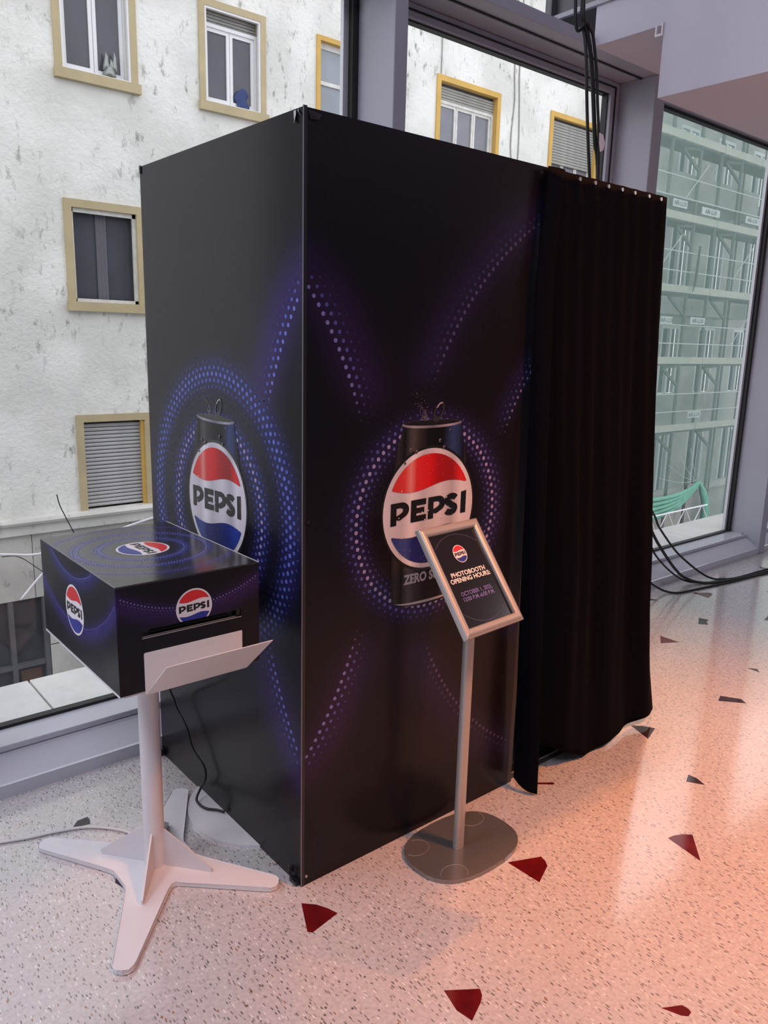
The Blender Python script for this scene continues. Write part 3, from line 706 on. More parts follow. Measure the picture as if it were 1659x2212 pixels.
def main_curtain(s, t):
    zb = 0.13 - 0.118 * min(1, s / 0.30) if s < 0.30 else 0.012
    zb = 0.010 + 0.15 * max(0, 1 - s / 0.36) ** 1.1 + 0.030 * max(0, (s - 0.36) / 0.64)
    z = HB - 0.004 + (zb - HB + 0.004) * t
    x = lerp_tab(ltab, z) + (lerp_tab(rtab, z) - lerp_tab(ltab, z)) * s
    y = -0.010
    amp = 0.010 + 0.034 * min(1, t * 1.6) * (1 - 0.8 * max(0, (t - 0.6) / 0.4) ** 1.5)
    for i, (c, w, a) in enumerate(folds):
        cc = c + 0.05 * math.sin(2.1 * i + 1.2) * t
        y -= amp * a * math.exp(-((s - cc) / (w * (1 + 0.5 * t))) ** 2) * (1 if t > 0.02 else 0.5)
    y -= 0.022 * t * math.exp(-((s - 0.40) / 0.20) ** 2) + 0.020 * t
    y += 0.030 * t * max(0, 1 - s / 0.18)
    return (x, y, z)
cur = thing('curtain', (1.3, -0.03, 0), 'wide black pleated curtain with metal grommets closing the booth entrance', 'curtain')
MB().grid(main_curtain, 150, 70).build('cloth', M['curtain'], cur, smooth=True, solid=0.003)
for i, gx in enumerate(grx):
    s = (gx - 0.895) / 0.665; yy = main_curtain(max(0.0, s), 0.012)[1] - 0.004
    tilt = 0.004 if i in (2, 4, 5) else 0.0085
    MB().tube([(gx, yy - 0.002, 2.083), (gx, yy + 0.003, 2.083)], 0.0062, 12).build('grommet', M['grommet'], cur).scale = (1, 1, 1)
def strip_curtain(s, t):
    z = HB - 0.004 + (0.006 - HB + 0.004) * t
    lx = lerp_tab([(2.1, 0.872), (1.77, 0.848), (1.41, 0.855), (1.19, 0.862), (0.875, 0.870), (0.37, 0.890), (0, 0.905)], z)
    A = Vector((lx, -0.026, z)); top = Vector((lx + 0.075, -0.030, z)); B = Vector((lx + 0.02, -0.118, z))
    k = min(1, t * 1.15) ** 1.2
    E_ = top.lerp(B, k)
    P = A.lerp(E_, s)
    P.y -= 0.014 * math.sin(PI * s) * (0.4 + 0.6 * t); P.x -= 0.020 * math.sin(PI * s) * t
    P.z += 0.028 * (1 - s) * max(0, t - 0.97) / 0.03
    return tuple(P)
st = thing('curtain', (0.89, -0.06, 0), 'narrow black curtain strip hanging to the floor beside the sign post', 'curtain')
MB().grid(strip_curtain, 16, 60).build('cloth', M['curtain'], st, smooth=True, solid=0.003)

# ------------------------------------------------------------------ printer stand
PX, PY = -0.297, 0.341
stand = thing('printer_stand', (PX, PY, 0), 'white steel pedestal stand with four pointed feet carrying the printer box', 'stand')
star = []
for k in range(4):
    a = math.radians((53.5, 127.5, 235, 309)[k])
    L = (0.368, 0.362, 0.382, 0.358)[k]
    d = Vector((math.cos(a), math.sin(a))); q = Vector((-d.y, d.x))
    def P(u, w): v = Vector((PX, PY)) + d * u + q * w; return (v.x, v.y, 0.004)
    star += [P(0.098, -0.066), P(0.122, -0.060), P(0.15, -0.056), P(L, -0.029)]
    star += [P(L + 0.03 * math.sin(PI * j / 6), -0.029 * math.cos(PI * j / 6)) for j in range(1, 6)]
    star += [P(L, 0.029), P(0.15, 0.056), P(0.122, 0.060), P(0.098, 0.066)]
MB().prism(star[::-1], (0, 0, 0.012)).build('base', M['white_steel'], stand, bevel=0.002)
MB().tube([(PX, PY, 0.014), (PX, PY, 0.705)], 0.030, 32).build('column', M['white_steel'], stand, smooth=True, autosmooth=40)
for k in range(4):
    a = math.radians((53.5, 127.5, 235, 309)[k]); d = Vector((math.cos(a), math.sin(a), 0)); q = Vector((-d.y, d.x, 0)) * 0.0025
    c = Vector((PX, PY, 0.0162))
    pts = [c + d * 0.026, c + d * 0.180, c + d * 0.180 + Vector((0, 0, 0.014)), c + d * 0.036 + Vector((0, 0, 0.118)), c + d * 0.026 + Vector((0, 0, 0.118))]
    MB().prism([p - q for p in pts], q * 2).build('gusset', M['white_steel'], stand)
MB().box(PX - 0.17, PX + 0.175, 0.075, 0.605, 0.701, 0.7125).build('top_plate', M['white_steel'], stand, bevel=0.003)

# ------------------------------------------------------------------ printer housing
X0, X1, Y0, Y1, Z0, Z1 = -0.481, -0.097, 0.061, 0.622, 0.7135, 0.990
hs = thing('photo_printer', ((X0 + X1) / 2, (Y0 + Y1) / 2, Z0), 'black printed photo printer box with logos and white output tray', 'printer')
M['hp_top'] = print_panel('printer_top_print', 0, 1, [(-0.289, 0.357, 0.118, 0.018, (0.012, 0.014, 0.11), None), (-0.289, 0.357, 0.178, 0.020, (0.010, 0.012, 0.09), None), (-0.289, 0.357, 0.244, 0.016, (0.012, 0.010, 0.07), None)], rough=0.17, spec=1.0)
M['hp_left'] = print_panel('printer_left_print', 1, 2, [(0.370, 1.254, 0.322, 0.020, (0.012, 0.012, 0.09), None), (0.375, 1.229, 0.432, 0.024, (0.020, 0.012, 0.10), None)])
M['hp_front'] = print_panel('printer_front_print', 0, 2, [(-0.284, 1.278, 0.385, 0.026, (0.020, 0.007, 0.055), None)])
T = 0.004
top = MB().box(X0, X1, Y0, Y1, Z1 - T, Z1).build('top_panel', M['hp_top'], hs)
left = MB().box(X0, X0 + T, Y0, Y1, Z0, Z1 - T).build('left_panel', M['hp_left'], hs)
fr = MB(); sx0, sx1, sz0, sz1 = -0.4205, -0.150, 0.8515, 0.871
fr.box(X0 + T, X1, Y0, Y0 + T, sz1, Z1 - T); fr.box(X0 + T, X1, Y0, Y0 + T, Z0, sz0)
fr.box(X0 + T, sx0, Y0, Y0 + T, sz0, sz1); fr.box(sx1, X1, Y0, Y0 + T, sz0, sz1)
frontp = fr.build('front_panel', M['hp_front'], hs)
MB().box(X1 - T, X1, Y0 + T, Y1, Z0, Z1 - T).build('right_panel', M['p_dark'], hs)
MB().box(X0 + T, X1 - T, Y1 - T, Y1, Z0, Z1 - T).build('back_panel', M['p_dark'], hs)
sl = MB(); sl.box(sx0 - 0.005, sx1 + 0.005, Y0 + 0.026, Y0 + 0.030, sz0 - 0.01, sz1 + 0.012)
sl.build('slot_back', mat('slot_interior', (0.17, 0.155, 0.16), 0.5), hs)
MB().box(-0.392, -0.180, Y0 + 0.018, Y0 + 0.0255, sz0 - 0.004, sz0 + 0.007).build('print_exit', M['p_black'], hs)
MB().box(sx1 - 0.013, sx1, Y0 + T, Y0 + 0.0255, sz0, sz1).build('slot_cheek', M['p_black'], hs)
MB().box(sx0, sx1, Y0 - 0.0006, Y0 + 0.010, sz0 - 0.0022, sz0).build('slot_lip', M['silver'], hs)
MB().box(X0 - 0.0008, X0 + 0.0015, Y0, Y1, Z1 - 0.0012, Z1 + 0.0006).build('edge_line', M['edge_alu'], hs)
MB().box(X1 - 0.002, X1 + 0.0006, Y0, Y1, Z1 - 0.001, Z1 + 0.0008).build('edge_line', M['spacer'], hs)
wl_ = MB(); wl_.box(X0 - 0.0015, X0 + 0.002, Y0, Y1, Z0 - 0.0015, Z0 + 0.003)
wl_.build('bottom_edge', M['white_steel'], hs)
PT = Plane((0, 0, Z1), (1, 0, 0), (0, 1, 0), (0, 0, 1))
PL = Plane((X0, 2 * 0.356, 0), (0, -1, 0), (0, 0, 1), (-1, 0, 0))
PLr = Plane((X0, 0, 0), (0, 1, 0), (0, 0, 1), (-1, 0, 0))
PR = Plane((0, Y0, 0), (1, 0, 0), (0, 0, 1), (0, -1, 0))
LM = (M['p_white'], M['p_red'], M['p_blue'], M['p_black'])
logo(PT, -0.289, 0.354, 0.071, top, LM, 0.0005, rot=-PI / 2)
logo(PL, 0.356, 0.851, 0.0685, left, LM, 0.0005)
logo(PR, -0.283, 0.903, 0.0490, frontp, LM, 0.0005, clip=sz1 + 0.0005)
def small_rows(k, c): return [(0, 0.0020 * k, c[0]), (0.0062 * k, 0.0018 * k, c[1]), (0.0124 * k, 0.0013 * k, c[2]), (0.0186 * k, 0.0008 * k, c[2]), (-0.0062 * k, 0.0012 * k, c[2])]
LV = ((0.20, 0.23, 0.70), (0.11, 0.13, 0.55), (0.05, 0.06, 0.32)); PV = ((0.18, 0.13, 0.42), (0.09, 0.05, 0.25), (0.04, 0.02, 0.12)); VV = ((0.13, 0.11, 0.52), (0.07, 0.06, 0.36), (0.035, 0.03, 0.20))
dots(PT, [(-0.289, 0.357, 0.112, 0.0075, small_rows(1.15, LV), one), (-0.289, 0.357, 0.173, 0.0080, small_rows(1.2, LV), one), (-0.289, 0.357, 0.244, 0.0085, small_rows(0.85, (VV[0], VV[1], VV[2]))[:2], one)],
     'printed_dots', M['dots'], top, lambda u, v: X0 + .004 < u < X1 - .004 and Y0 + .004 < v < Y1 - .004, 0.0003, 7)
dots(PLr, [(0.370, 1.254, 0.312, 0.0085, small_rows(1.0, LV), one), (0.375, 1.229, 0.420, 0.0090, small_rows(1.1, VV), one)],
     'printed_dots', M['dots'], left, lambda u, v: Y0 + .006 < u < Y1 - .004 and Z0 + .004 < v < Z1 - .006 and math.hypot(u - 0.356, v - 0.851) > 0.071, 0.0003, 7)
dots(PR, [(-0.284, 1.278, 0.370, 0.0092, small_rows(1.15, PV), one)], 'printed_dots', M['dots'], frontp,
     lambda u, v: X0 + .006 < u < X1 - .004 and v < Z1 - .006 and math.hypot(u + 0.283, v - 0.903) > 0.051 and v > sz1 + .004, 0.0003, 7)
MB().prism([(-0.4185, Y0 - 0.0008, 0.705), (-0.150, Y0 - 0.0008, 0.705), (-0.150, Y0 - 0.0008, 0.812), (-0.4155, Y0 - 0.0008, 0.813), (-0.4185, Y0 - 0.0008, 0.810)], (0, -0.002, 0)).build('tray_back', M['white_tray'], hs)
ya, za, yb, zb_ = Y0 - 0.003, 0.706, -0.069, 0.823
nn_ = Vector((0, -(zb_ - za), (yb - ya))).normalized() * 0.002
MB().prism([(-0.4185, ya, za), (-0.139, ya, za), (-0.135, yb, zb_), (-0.4185, yb, zb_)], nn_).build('output_tray', M['white_tray'], hs)

# ------------------------------------------------------------------ sign stand
sc_ = Vector((0.4284, -0.2100, 0.9268)); e_ = Vector((0.9977, 0.0679, 0)); up_ = Vector((-0.0404, 0.5934, 0.8039)); n_ = Vector((0.0546, -0.8020, 0.5948))
sg = thing('sign_stand', (0.500, -0.158, 0), 'silver floor stand holding a tilted framed notice with opening hours', 'sign')
bp_ = []
for (cx, cy, a0) in ((1, 1, 0), (-1, 1, 90), (-1, -1, 180), (1, -1, 270)):
    for j in range(9):
        a = math.radians(a0 + 90 * j / 8); ca, sa = math.cos(a), math.sin(a)
        k = 2.6
        bp_.append((0.505 + 0.195 * math.copysign(abs(ca) ** (2 / k), ca) if abs(ca) > 1e-6 else 0.505, -0.158 + 0.135 * (math.copysign(abs(sa) ** (2 / k), sa) if abs(sa) > 1e-6 else 0), 0.0))
bp2 = [bp_[i] for i in range(len(bp_)) if i == 0 or (Vector(bp_[i]) - Vector(bp_[i - 1])).length > 1e-4]
MB().prism(bp2[::-1], (0, 0, 0.014)).build('base_plate', M['silver_base'], sg, bevel=0.005, seg=3)
for (ax, ay) in ((0.385, -0.245), (0.375, -0.085), (0.625, -0.085)):
    sx_ = math.copysign(1, ax - 0.505); sy_ = math.copysign(1, ay + 0.158)
    arc = [(ax + 0.045 * math.cos(a), ay + 0.036 * math.sin(a), 0.0143) for a in [2 * PI * j / 24 for j in range(25)]]
    arc = [p for p in arc if abs((p[0] - 0.505) / 0.190) ** 2.6 + abs((p[1] + 0.158) / 0.130) ** 2.6 < 1]
    if len(arc) > 2:
        runs = [[arc[0]]]
        for p_ in arc[1:]:
            if (Vector(p_) - Vector(runs[-1][-1])).length < 0.02: runs[-1].append(p_)
            else: runs.append([p_])
        for rn in runs:
            if len(rn) > 1: MB().tube(rn, 0.0006, 5).build('cap_seam', M['silver'], sg)
post = []
for j in range(24):
    a = 2 * PI * j / 24
    post.append((0.483 + 0.0175 * math.copysign(abs(math.cos(a)) ** 0.6, math.cos(a)), -0.163 + 0.0125 * math.copysign(abs(math.sin(a)) ** 0.6, math.sin(a)), 0.0145))
MB().prism(post[::-1], (0, 0, 0.925)).build('post', M['silver'], sg, smooth=True, autosmooth=35)
hw, hh = 0.1255, 0.1635
def SP(u, v, n): return sc_ + e_ * u + up_ * v + n_ * n
def rail(a, b, inward):
    """rounded snap-frame rail between outer corners a and b; mitred"""
    iw = 0.0265; prof = [(0.0, -0.010), (0.0, 0.000)] + [(iw * (0.5 - 0.5 * math.cos(PI * k / 8)), 0.0085 * math.sin(PI * k / 8) ** 0.8 if 0 < k < 8 else 0.0) for k in range(1, 8)] + [(iw, 0.000), (iw, -0.010)]
    mb = MB(); A = []; B = []
    du = Vector((b[0] - a[0], b[1] - a[1])).normalized(); w = Vector(inward)
    for d, n in prof:
        pa = Vector(a) + w * d + du * d; pb = Vector(b) + w * d - du * d
        A.append(SP(pa.x, pa.y, n)); B.append(SP(pb.x, pb.y, n))
    k = len(A); mb.add(A + B, [(i, (i + 1) % k, k + (i + 1) % k, k + i) for i in range(k)] + [tuple(range(k))[::-1], tuple(range(k, 2 * k))])
    return mb
for a, b, w in (((-hw, hh), (-hw, -hh), (1, 0)), ((hw, -hh), (hw, hh), (-1, 0)), ((hw, hh), (-hw, hh), (0, -1)), ((-hw, -hh), (hw, -hh), (0, 1))):
    rail(a, b, w).build('frame_rail', M['silver'], sg, smooth=True, autosmooth=50)
bk_ = MB(); P8 = [SP(u, v, -0.0105) for u, v in ((-hw + .004, -hh + .004), (hw - .004, -hh + .004), (hw - .004, hh - .004), (-hw + .004, hh - .004))]
bk_.prism(P8, n_ * -0.003); bk_.build('frame_back', M['silver_base'], sg)
br_ = MB().bar(Vector((0.483, -0.163, 0.925)), SP(0.045, 0.02, -0.014), 0.03, 0.02); br_.build('bracket', M['silver_base'], sg)
poster = MB().prism([SP(u, v, -0.006) for u, v in ((-hw + .02, -hh + .02), (hw - .02, -hh + .02), (hw - .02, hh - .02), (-hw + .02, hh - .02))], n_ * 0.003).build('poster', mat('glossy_dark_poster', (0.010, 0.008, 0.009), 0.16), sg)
PP = Plane(sc_ - n_ * 0.003, e_, up_, n_)
logo(PP, 0.0, 0.071, 0.0268, poster, LM, 0.0004, seg=40)
text_mesh(PP, 'PHOTOBOOTH', 0.0185, 0.0, 0.0085, 'notice_heading', mat('print_warm_white', (0.80, 0.76, 0.74), 0.4), poster, 0.0006, 0.0006, sx=1.12)
text_mesh(PP, 'OPENING HOURS:', 0.0185, 0.0, -0.0085, 'notice_heading', bpy.data.materials['print_warm_white'], poster, 0.0006, 0.0006, sx=1.12)
text_mesh(PP, 'OCTOBER 1, 2025,', 0.0165, 0.0, -0.0480, 'notice_hours', M['p_lilac'], poster, 0.0006, 0.0003)
text_mesh(PP, '12:00 P.M.-6:00 P.M.', 0.0165, 0.0, -0.0640, 'notice_hours', M['p_lilac'], poster, 0.0006, 0.0003)
for a0, a1 in ((48, 132), (228, 312)):
    shapes(PP, [[stroke(circle(0, 0.0, 0.131, 30, math.radians(a0), math.radians(a1)), 0.0028)]], 'notice_ring', M['p_lilac_dim'], poster, 0.0004)

# ------------------------------------------------------------------ loose things on the floor
dc, dr_ = (0.13, 0.44), 0.247
disc = [(dc[0] + dr_ * math.cos(a), dc[1] + dr_ * math.sin(a), 0.0) for a in [math.radians(122 + 116 * k / 30) for k in range(31)]]
tag(MB().prism(disc[::-1], (0, 0, 0.009)).build('floor_plate', M['white_steel'], bevel=0.002), 'white half round steel plate on the floor against the booth side', 'plate')
def cable(name, pts, r, m, label, n=8, group=None):
    o = MB().tube(crom(pts, n), r, 8).build(name, m, smooth=True); return tag(o, label, 'cable', group)
cable('power_cable', [(-0.215, 0.46, 0.698), (-0.18, 0.50, 0.56), (-0.115, 0.60, 0.42), (-0.045, 0.735, 0.325), (-0.035, 0.735, 0.285), (-0.030, 0.672, 0.238), (-0.032, 0.622, 0.178), (-0.022, 0.560, 0.135), (-0.026, 0.545, 0.095), (-0.032, 0.570, 0.050), (-0.055, 0.555, 0.022), (-0.050, 0.505, 0.0165), (-0.022, 0.468, 0.0165), (-0.010, 0.445, 0.0165)], 0.0042, M['cable_black'],
      'thin black power cable hanging from the printer box to the floor')
cable('white_cable', [(-1.0, 0.80, 0.0055), (-0.72, 0.765, 0.0055), (-0.557, 0.711, 0.0055), (-0.479, 0.690, 0.0055), (-0.393, 0.655, 0.0055), (-0.326, 0.592, 0.0055), (-0.29, 0.53, 0.0055), (-0.29, 0.475, 0.0055)], 0.0048, M['cable_white'], 'white cable lying on the terrazzo behind the pedestal foot')
up3 = [(3.188, 0.88, 0.575), (3.312, 0.90, 0.463), (3.496, 0.90, 0.308), (3.645, 0.90, 0.205), (3.877, 0.88, 0.065)]
cable('floor_cable', [(1.72, 0.62, 3.6), (1.765, 0.62, 2.915), (1.812, 0.61, 2.86), (1.831, 0.60, 2.76), (1.868, 0.60, 2.545), (1.918, 0.60, 2.30), (2.10, 0.62, 1.60), (2.55, 0.74, 1.0)] + up3 + [(4.000, 0.838, 0.009), (4.12, 0.770, 0.008), (4.327, 0.746, 0.008), (4.577, 0.729, 0.008), (6.0, 0.60, 0.008)], 0.007, M['cable_black'], 'black cable dropping from the ceiling, leftmost strand above the booth', group='black cables behind the booth')
cable('floor_cable', [(1.80, 0.60, 3.6), (1.783, 0.60, 2.96), (1.807, 0.60, 2.887), (1.828, 0.60, 2.848), (1.864, 0.60, 2.766), (1.897, 0.60, 2.64), (1.939, 0.60, 2.443), (1.981, 0.60, 2.297), (2.18, 0.66, 1.5), (2.7, 0.80, 0.85), (3.197, 0.90, 0.482), (3.335, 0.90, 0.34), (3.559, 0.90, 0.147), (3.728, 0.90, 0.045), (3.840, 0.835, 0.010), (4.0, 0.765, 0.008), (4.525, 0.700, 0.008), (6.0, 0.55, 0.008)], 0.0095, M['cable_black'], 'thick black cable dropping from the ceiling to the right of the others', group='black cables behind the booth')
cable('floor_cable', [(1.76, 0.585, 3.6), (1.770, 0.585, 2.955), (1.814, 0.585, 2.872), (1.849, 0.585, 2.837), (1.890, 0.585, 2.716), (1.912, 0.585, 2.608), (1.955, 0.585, 2.36), (2.1, 0.62, 1.5), (2.7, 0.82, 0.75), (3.21, 0.92, 0.409), (3.349, 0.92, 0.261), (3.566, 0.92, 0.11), (3.75, 0.90, 0.02), (3.90, 0.815, 0.0085), (4.2, 0.745, 0.0085), (4.6, 0.695, 0.0085), (6.0, 0.50, 0.0085)], 0.0065, M['cable_black'], 'black cable crossing between two ceiling cables above the booth', group='black cables behind the booth')
cable('floor_cable', [(2.6, 0.80, 0.62), (2.95, 0.90, 0.35), (3.246, 0.905, 0.123), (3.391, 0.90, 0.038), (3.462, 0.864, 0.008), (3.521, 0.816, 0.0075), (3.738, 0.780, 0.0075), (4.016, 0.735, 0.0075), (4.491, 0.680, 0.0075), (6.0, 0.45, 0.0075)], 0.007, M['cable_black'], 'black cable looping lowest on the floor by the window sill', group='black cables behind the booth')
tag(MB().prism([(1.930, 0.575, 2.475), (1.955, 0.574, 2.47), (1.972, 0.574, 2.44), (1.966, 0.575, 2.41), (1.945, 0.575, 2.40), (1.935, 0.575, 2.43)], (0.001, -0.002, 0)).build('cable_tag', M['p_white']), 'white paper tag on the ceiling cables above the curtain', 'tag')

# ------------------------------------------------------------------ exterior: opposite building
YF = 10.2
bld = thing('apartment_building', (6, YF, -4.6), 'pale stucco apartment building across the street with yellow framed windows', 'building')
wins = dict(w1=(2.80, 3.97, 4.98, 6.60), w2=(4.95, 6.12, 4.98, 6.53), w3=(7.11, 8.27, 4.98, 6.53), w4=(9.88, 11.66, 4.98, 6.53), w5=(13.27, 15.03, 4.98, 6.53),
            wm=(2.80, 3.97, 1.90, 3.42), wl=(2.80, 3.97, -1.09, 0.37))
def facade(xs, zs, holes, y):
    mb = MB()
    for i in range(len(xs) - 1):
        for j in range(len(zs) - 1):
            cx, cz = (xs[i] + xs[i + 1]) / 2, (zs[j] + zs[j + 1]) / 2
            if any(a < cx < b and c < cz < d for a, b, c, d in holes): continue
            mb.add([(xs[i], y, zs[j]), (xs[i + 1], y, zs[j]), (xs[i + 1], y, zs[j + 1]), (xs[i], y, zs[j + 1])], [(0, 1, 2, 3)])
    return mb
H = list(wins.values())
xs = sorted({-6.0, 15.6} | {v for h in H for v in h[:2]}); zs = sorted({-1.12, 12.5} | {v for h in H for v in h[2:]})
wallp = facade(xs, zs, H, YF); wallp.box(-6, 15.6, YF + 0.4, YF + 3, -4.6, 12.5)
wallp.build('facade_wall', M['stucco'], bld)
def window(key, trimm, tw, kind):
    a, b, c, d = wins[key]
    t = MB()
    t.box(a, a + tw, YF - 0.03, YF + 0.16, c, d); t.box(b - tw, b, YF - 0.03, YF + 0.16, c, d); t.box(a + tw, b - tw, YF - 0.03, YF + 0.16, d - tw, d)
    if kind != 'full':
        t.box(a - 0.02, b + 0.02, YF - 0.09, YF + 0.16, c - 0.02, c + 0.11)
    w = t.build('window_surround', trimm, bld)
    x0, x1, z0, z1 = a + tw, b - tw, c + 0.11, d - tw
    yy = YF + 0.10
    def sub(name, mb, mm, **k): return mb.build(name, mm, w, **k)
    def sashes(mm, parts, top, pane, fw=0.055):
        f = MB(); f.box(x0, x0 + 0.05, yy - 0.02, yy + 0.05, z0, top); f.box(x1 - 0.05, x1, yy - 0.02, yy + 0.05, z0, top)
        f.box(x0 + 0.05, x1 - 0.05, yy - 0.02, yy + 0.05, z0, z0 + 0.06); f.box(x0 + 0.05, x1 - 0.05, yy - 0.02, yy + 0.05, top - 0.05, top)
        sub('frame', f, mm)
        n = parts; wd = (x1 - x0 - 0.1) / n
        for i in range(n):
            p0 = x0 + 0.05 + wd * i; p1 = p0 + wd
            s = MB(); s.box(p0 + .004, p0 + fw, yy + 0.005, yy + 0.04, z0 + 0.06, top - 0.05); s.box(p1 - fw, p1 - .004, yy + 0.005, yy + 0.04, z0 + 0.06, top - 0.05)
            s.box(p0 + fw, p1 - fw, yy + 0.005, yy + 0.04, z0 + 0.06, z0 + 0.06 + fw); s.box(p0 + fw, p1 - fw, yy + 0.005, yy + 0.04, top - 0.05 - fw, top - 0.05)
            sub('sash', s, mm)
            sub('pane', MB().box(p0 + fw, p1 - fw, yy + 0.03, yy + 0.036, z0 + 0.06 + fw, top - 0.05 - fw), pane)
    def shutter(zb, ztop, mm, h, ylo):
        n = max(1, int((ztop - zb) / h)); first = None
        for i in range(n):
            z = zb + h * i
            if first is None:
                prof = [(ylo + 0.030, z), (ylo + 0.006, z + 0.1 * h), (ylo, z + 0.45 * h), (ylo + 0.008, z + 0.86 * h), (ylo + 0.030, z + 0.9 * h)]
                mb = MB().prism([(x0 + 0.005, y, q) for y, q in prof], (x1 - x0 - 0.01, 0, 0)); first = sub('slat', mb, mm)
            else: copy_of(first, w, (0, 0, h * i))
        sub('shutter_backing', MB().box(x0, x1, ylo + 0.032, ylo + 0.040, zb, ztop), M['gasket'])
    if kind == 'twin':
        ff = MB(); ff.box(x0, x0 + 0.03, YF - 0.02, YF + 0.03, z0, z1); ff.box(x1 - 0.03, x1, YF - 0.02, YF + 0.03, z0, z1); ff.box(x0 + 0.03, x1 - 0.03, YF - 0.02, YF + 0.03, z1 - 0.03, z1); ff.box(x0 + 0.03, x1 - 0.03, YF - 0.02, YF + 0.03, z0, z0 + 0.03)
        sub('screen_frame', ff, M['pvc'])
        sashes(M['pvc'], 2, z1 - 0.19, M['pane_dark'])
        shutter(z1 - 0.19, z1, M['slat_old'], 0.047, yy + 0.02)
    elif kind == 'frost':
        sub('pane', MB().box(x0, x1, yy, yy + 0.01, z0, z1), M['pane_frost'])
        q = MB(); q.box(x0, x1, yy - 0.03, yy, z0 + 0.72, z0 + 0.78); q.box(x0, x1, yy - 0.02, yy, z1 - 0.09, z1)
        sub('frame', q, M['old_frame'])
    elif kind == 'wide':
        sashes(M['old_frame'], 3, z1 - 0.30, M['pane_mid'], 0.05)
        shutter(z1 - 0.30, z1, M['slat_old'], 0.05, yy - 0.02)
    elif kind == 'half':
        sashes(M['old_frame'], 3, z1 - 0.05, M['pane_mid'], 0.05)
        shutter(z1 - 0.92, z1, M['slat_old'], 0.058, yy - 0.055)
    elif kind == 'screen':
        q = MB(); q.box(x0, x0 + 0.03, YF + 0.02, YF + 0.06, z0, z1); q.box(x1 - 0.05, x1, YF + 0.02, YF + 0.06, z0, z1); q.box(x0, x1, YF + 0.02, YF + 0.06, z1 - 0.06, z1); q.box(x0, x1, YF + 0.02, YF + 0.06, z0, z0 + 0.05)
        sub('screen_frame', q, M['old_frame'])
        sub('pane', MB().box(x0, x1, yy + 0.05, yy + 0.056, z0, z1), M['pane_dark'])
        sub('drape', MB().grid(lambda s, t: (x0 + 0.38 + 0.16 * s, yy + 0.035 - 0.012 * abs(math.sin(s * 9)), z0 + 0.05 + (z1 - z0 - 0.1) * t), 24, 2), M['drape_dark'], smooth=True)
    elif kind == 'full':
        shutter(c + 0.03, z1, M['slat'], 0.0585, yy - 0.04)
        sub('guide', MB().box(x1 - 0.05, x1, YF + 0.0, YF + 0.06, c, z1), M['trim_yellow'])
window('w1', M['trim_tan'], 0.10, 'twin'); window('w2', M['trim_tan'], 0.10, 'twin'); window('w3', M['trim_yellow'], 0.075, 'frost')
window('w4', M['trim_yellow'], 0.10, 'wide'); window('w5', M['trim_yellow'], 0.10, 'half'); window('wm', M['trim_tan'], 0.11, 'screen'); window('wl', M['trim_tan'], 0.11, 'full')
# cornice, stone base, shopfront
cp = [(YF + 0.1, -1.09), (YF - 0.16, -1.09), (YF - 0.18, -1.13), (YF - 0.16, -1.17), (YF - 0.10, -1.19), (YF - 0.10, -1.33), (YF + 0.1, -1.33)]
MB().prism([(-6, y, z) for y, z in cp], (21.6, 0, 0)).build('cornice', M['cornice'], bld)
for x0, x1 in ((-6, 0.55), (0.56, 2.05), (2.06, 3.55), (3.56, 5.05), (5.06, 15.6)):
    MB().box(x0, x1, YF - 0.04, YF + 0.2, -2.32, -1.335).build('stone_slab', M['stone'], bld)
for x0, x1 in ((-6, 0.42), (0.48, 1.66), (1.72, 2.14)):
    MB().box(x0, x1, YF + 0.05, YF + 0.15, -4.6, -2.33).build('shopfront_pane', M['shop_dark'], bld)
for x0, x1, z0, z1 in ((2.22, 2.80, -3.10, -2.33), (2.22, 2.80, -4.6, -3.12), (2.82, 15.6, -4.6, -2.33)):
    MB().box(x0, x1, YF - 0.04, YF + 0.2, z0, z1).build('stone_slab', M['stone'], bld)
for x in (0.42, 1.66, 2.14):
    MB().box(x, x + 0.07, YF - 0.03, YF + 0.06, -4.6, -2.33).build('shopfront_post', M['dark_panel'], bld)
MB().box(-6, 2.14, YF - 0.02, YF + 0.06, -3.40, -3.33).build('shopfront_rail', M['dark_panel'], bld)
MB().box(1.78, 2.08, YF + 0.03, YF + 0.049, -4.4, -3.45).build('door_panel', mat('brown_door_panel', (0.10, 0.055, 0.04), 0.5, noise=0.5, nscale=3), bld)
for x, dz in ((12.05, 0), (12.2, 0.02)):
    pth = crom([(x, YF - 0.015, 9), (x - 0.02, YF - 0.015, 7.2), (x + 0.03, YF - 0.015, 6.5), (x - 0.02 + dz * 5, YF - 0.015, 5.7), (x + 0.06, YF - 0.015, 5.0), (x, YF - 0.015, 4.0)], 6)
    MB().tube(pth, 0.012, 6).build('conduit', M['slat_old'], bld)
MB().tube([(9.98, YF - 0.015, 6.55), (9.98, YF - 0.015, 9)], 0.010, 6).build('conduit', M['slat_old'], bld)
fg = MB(); 
for (x, z, r, h) in ((3.58, 5.19, 0.10, 0.12), (3.54, 5.28, 0.05, 0.18), (3.66, 5.28, 0.045, 0.20), (3.61, 5.25, 0.05, 0.13)):
    fg.tube([(x, YF + 0.06, z - 0.06), (x, YF + 0.06, z), (x + 0.01, YF + 0.06, z + h * 0.6), (x, YF + 0.06, z + h)], [r, r * 0.9, r * 0.55, r * 0.2], 8)
tag(fg.build('figurine', M['foil'], smooth=True), 'small silver figurine on the sill of the top left window', 'figurine')
bl = MB().grid(lambda s, t: (5.62 + 0.22 * s + 0.03 * math.sin(7 * t), YF + 0.085 - 0.02 * math.sin(PI * s), 5.13 + 0.30 * t * (0.7 + 0.3 * math.sin(PI * s))), 10, 8)
tag(bl.build('blue_cloth', M['blue_cloth'], smooth=True, solid=0.01), 'blue cloth bundle behind the pane of the second upper window', 'cloth')

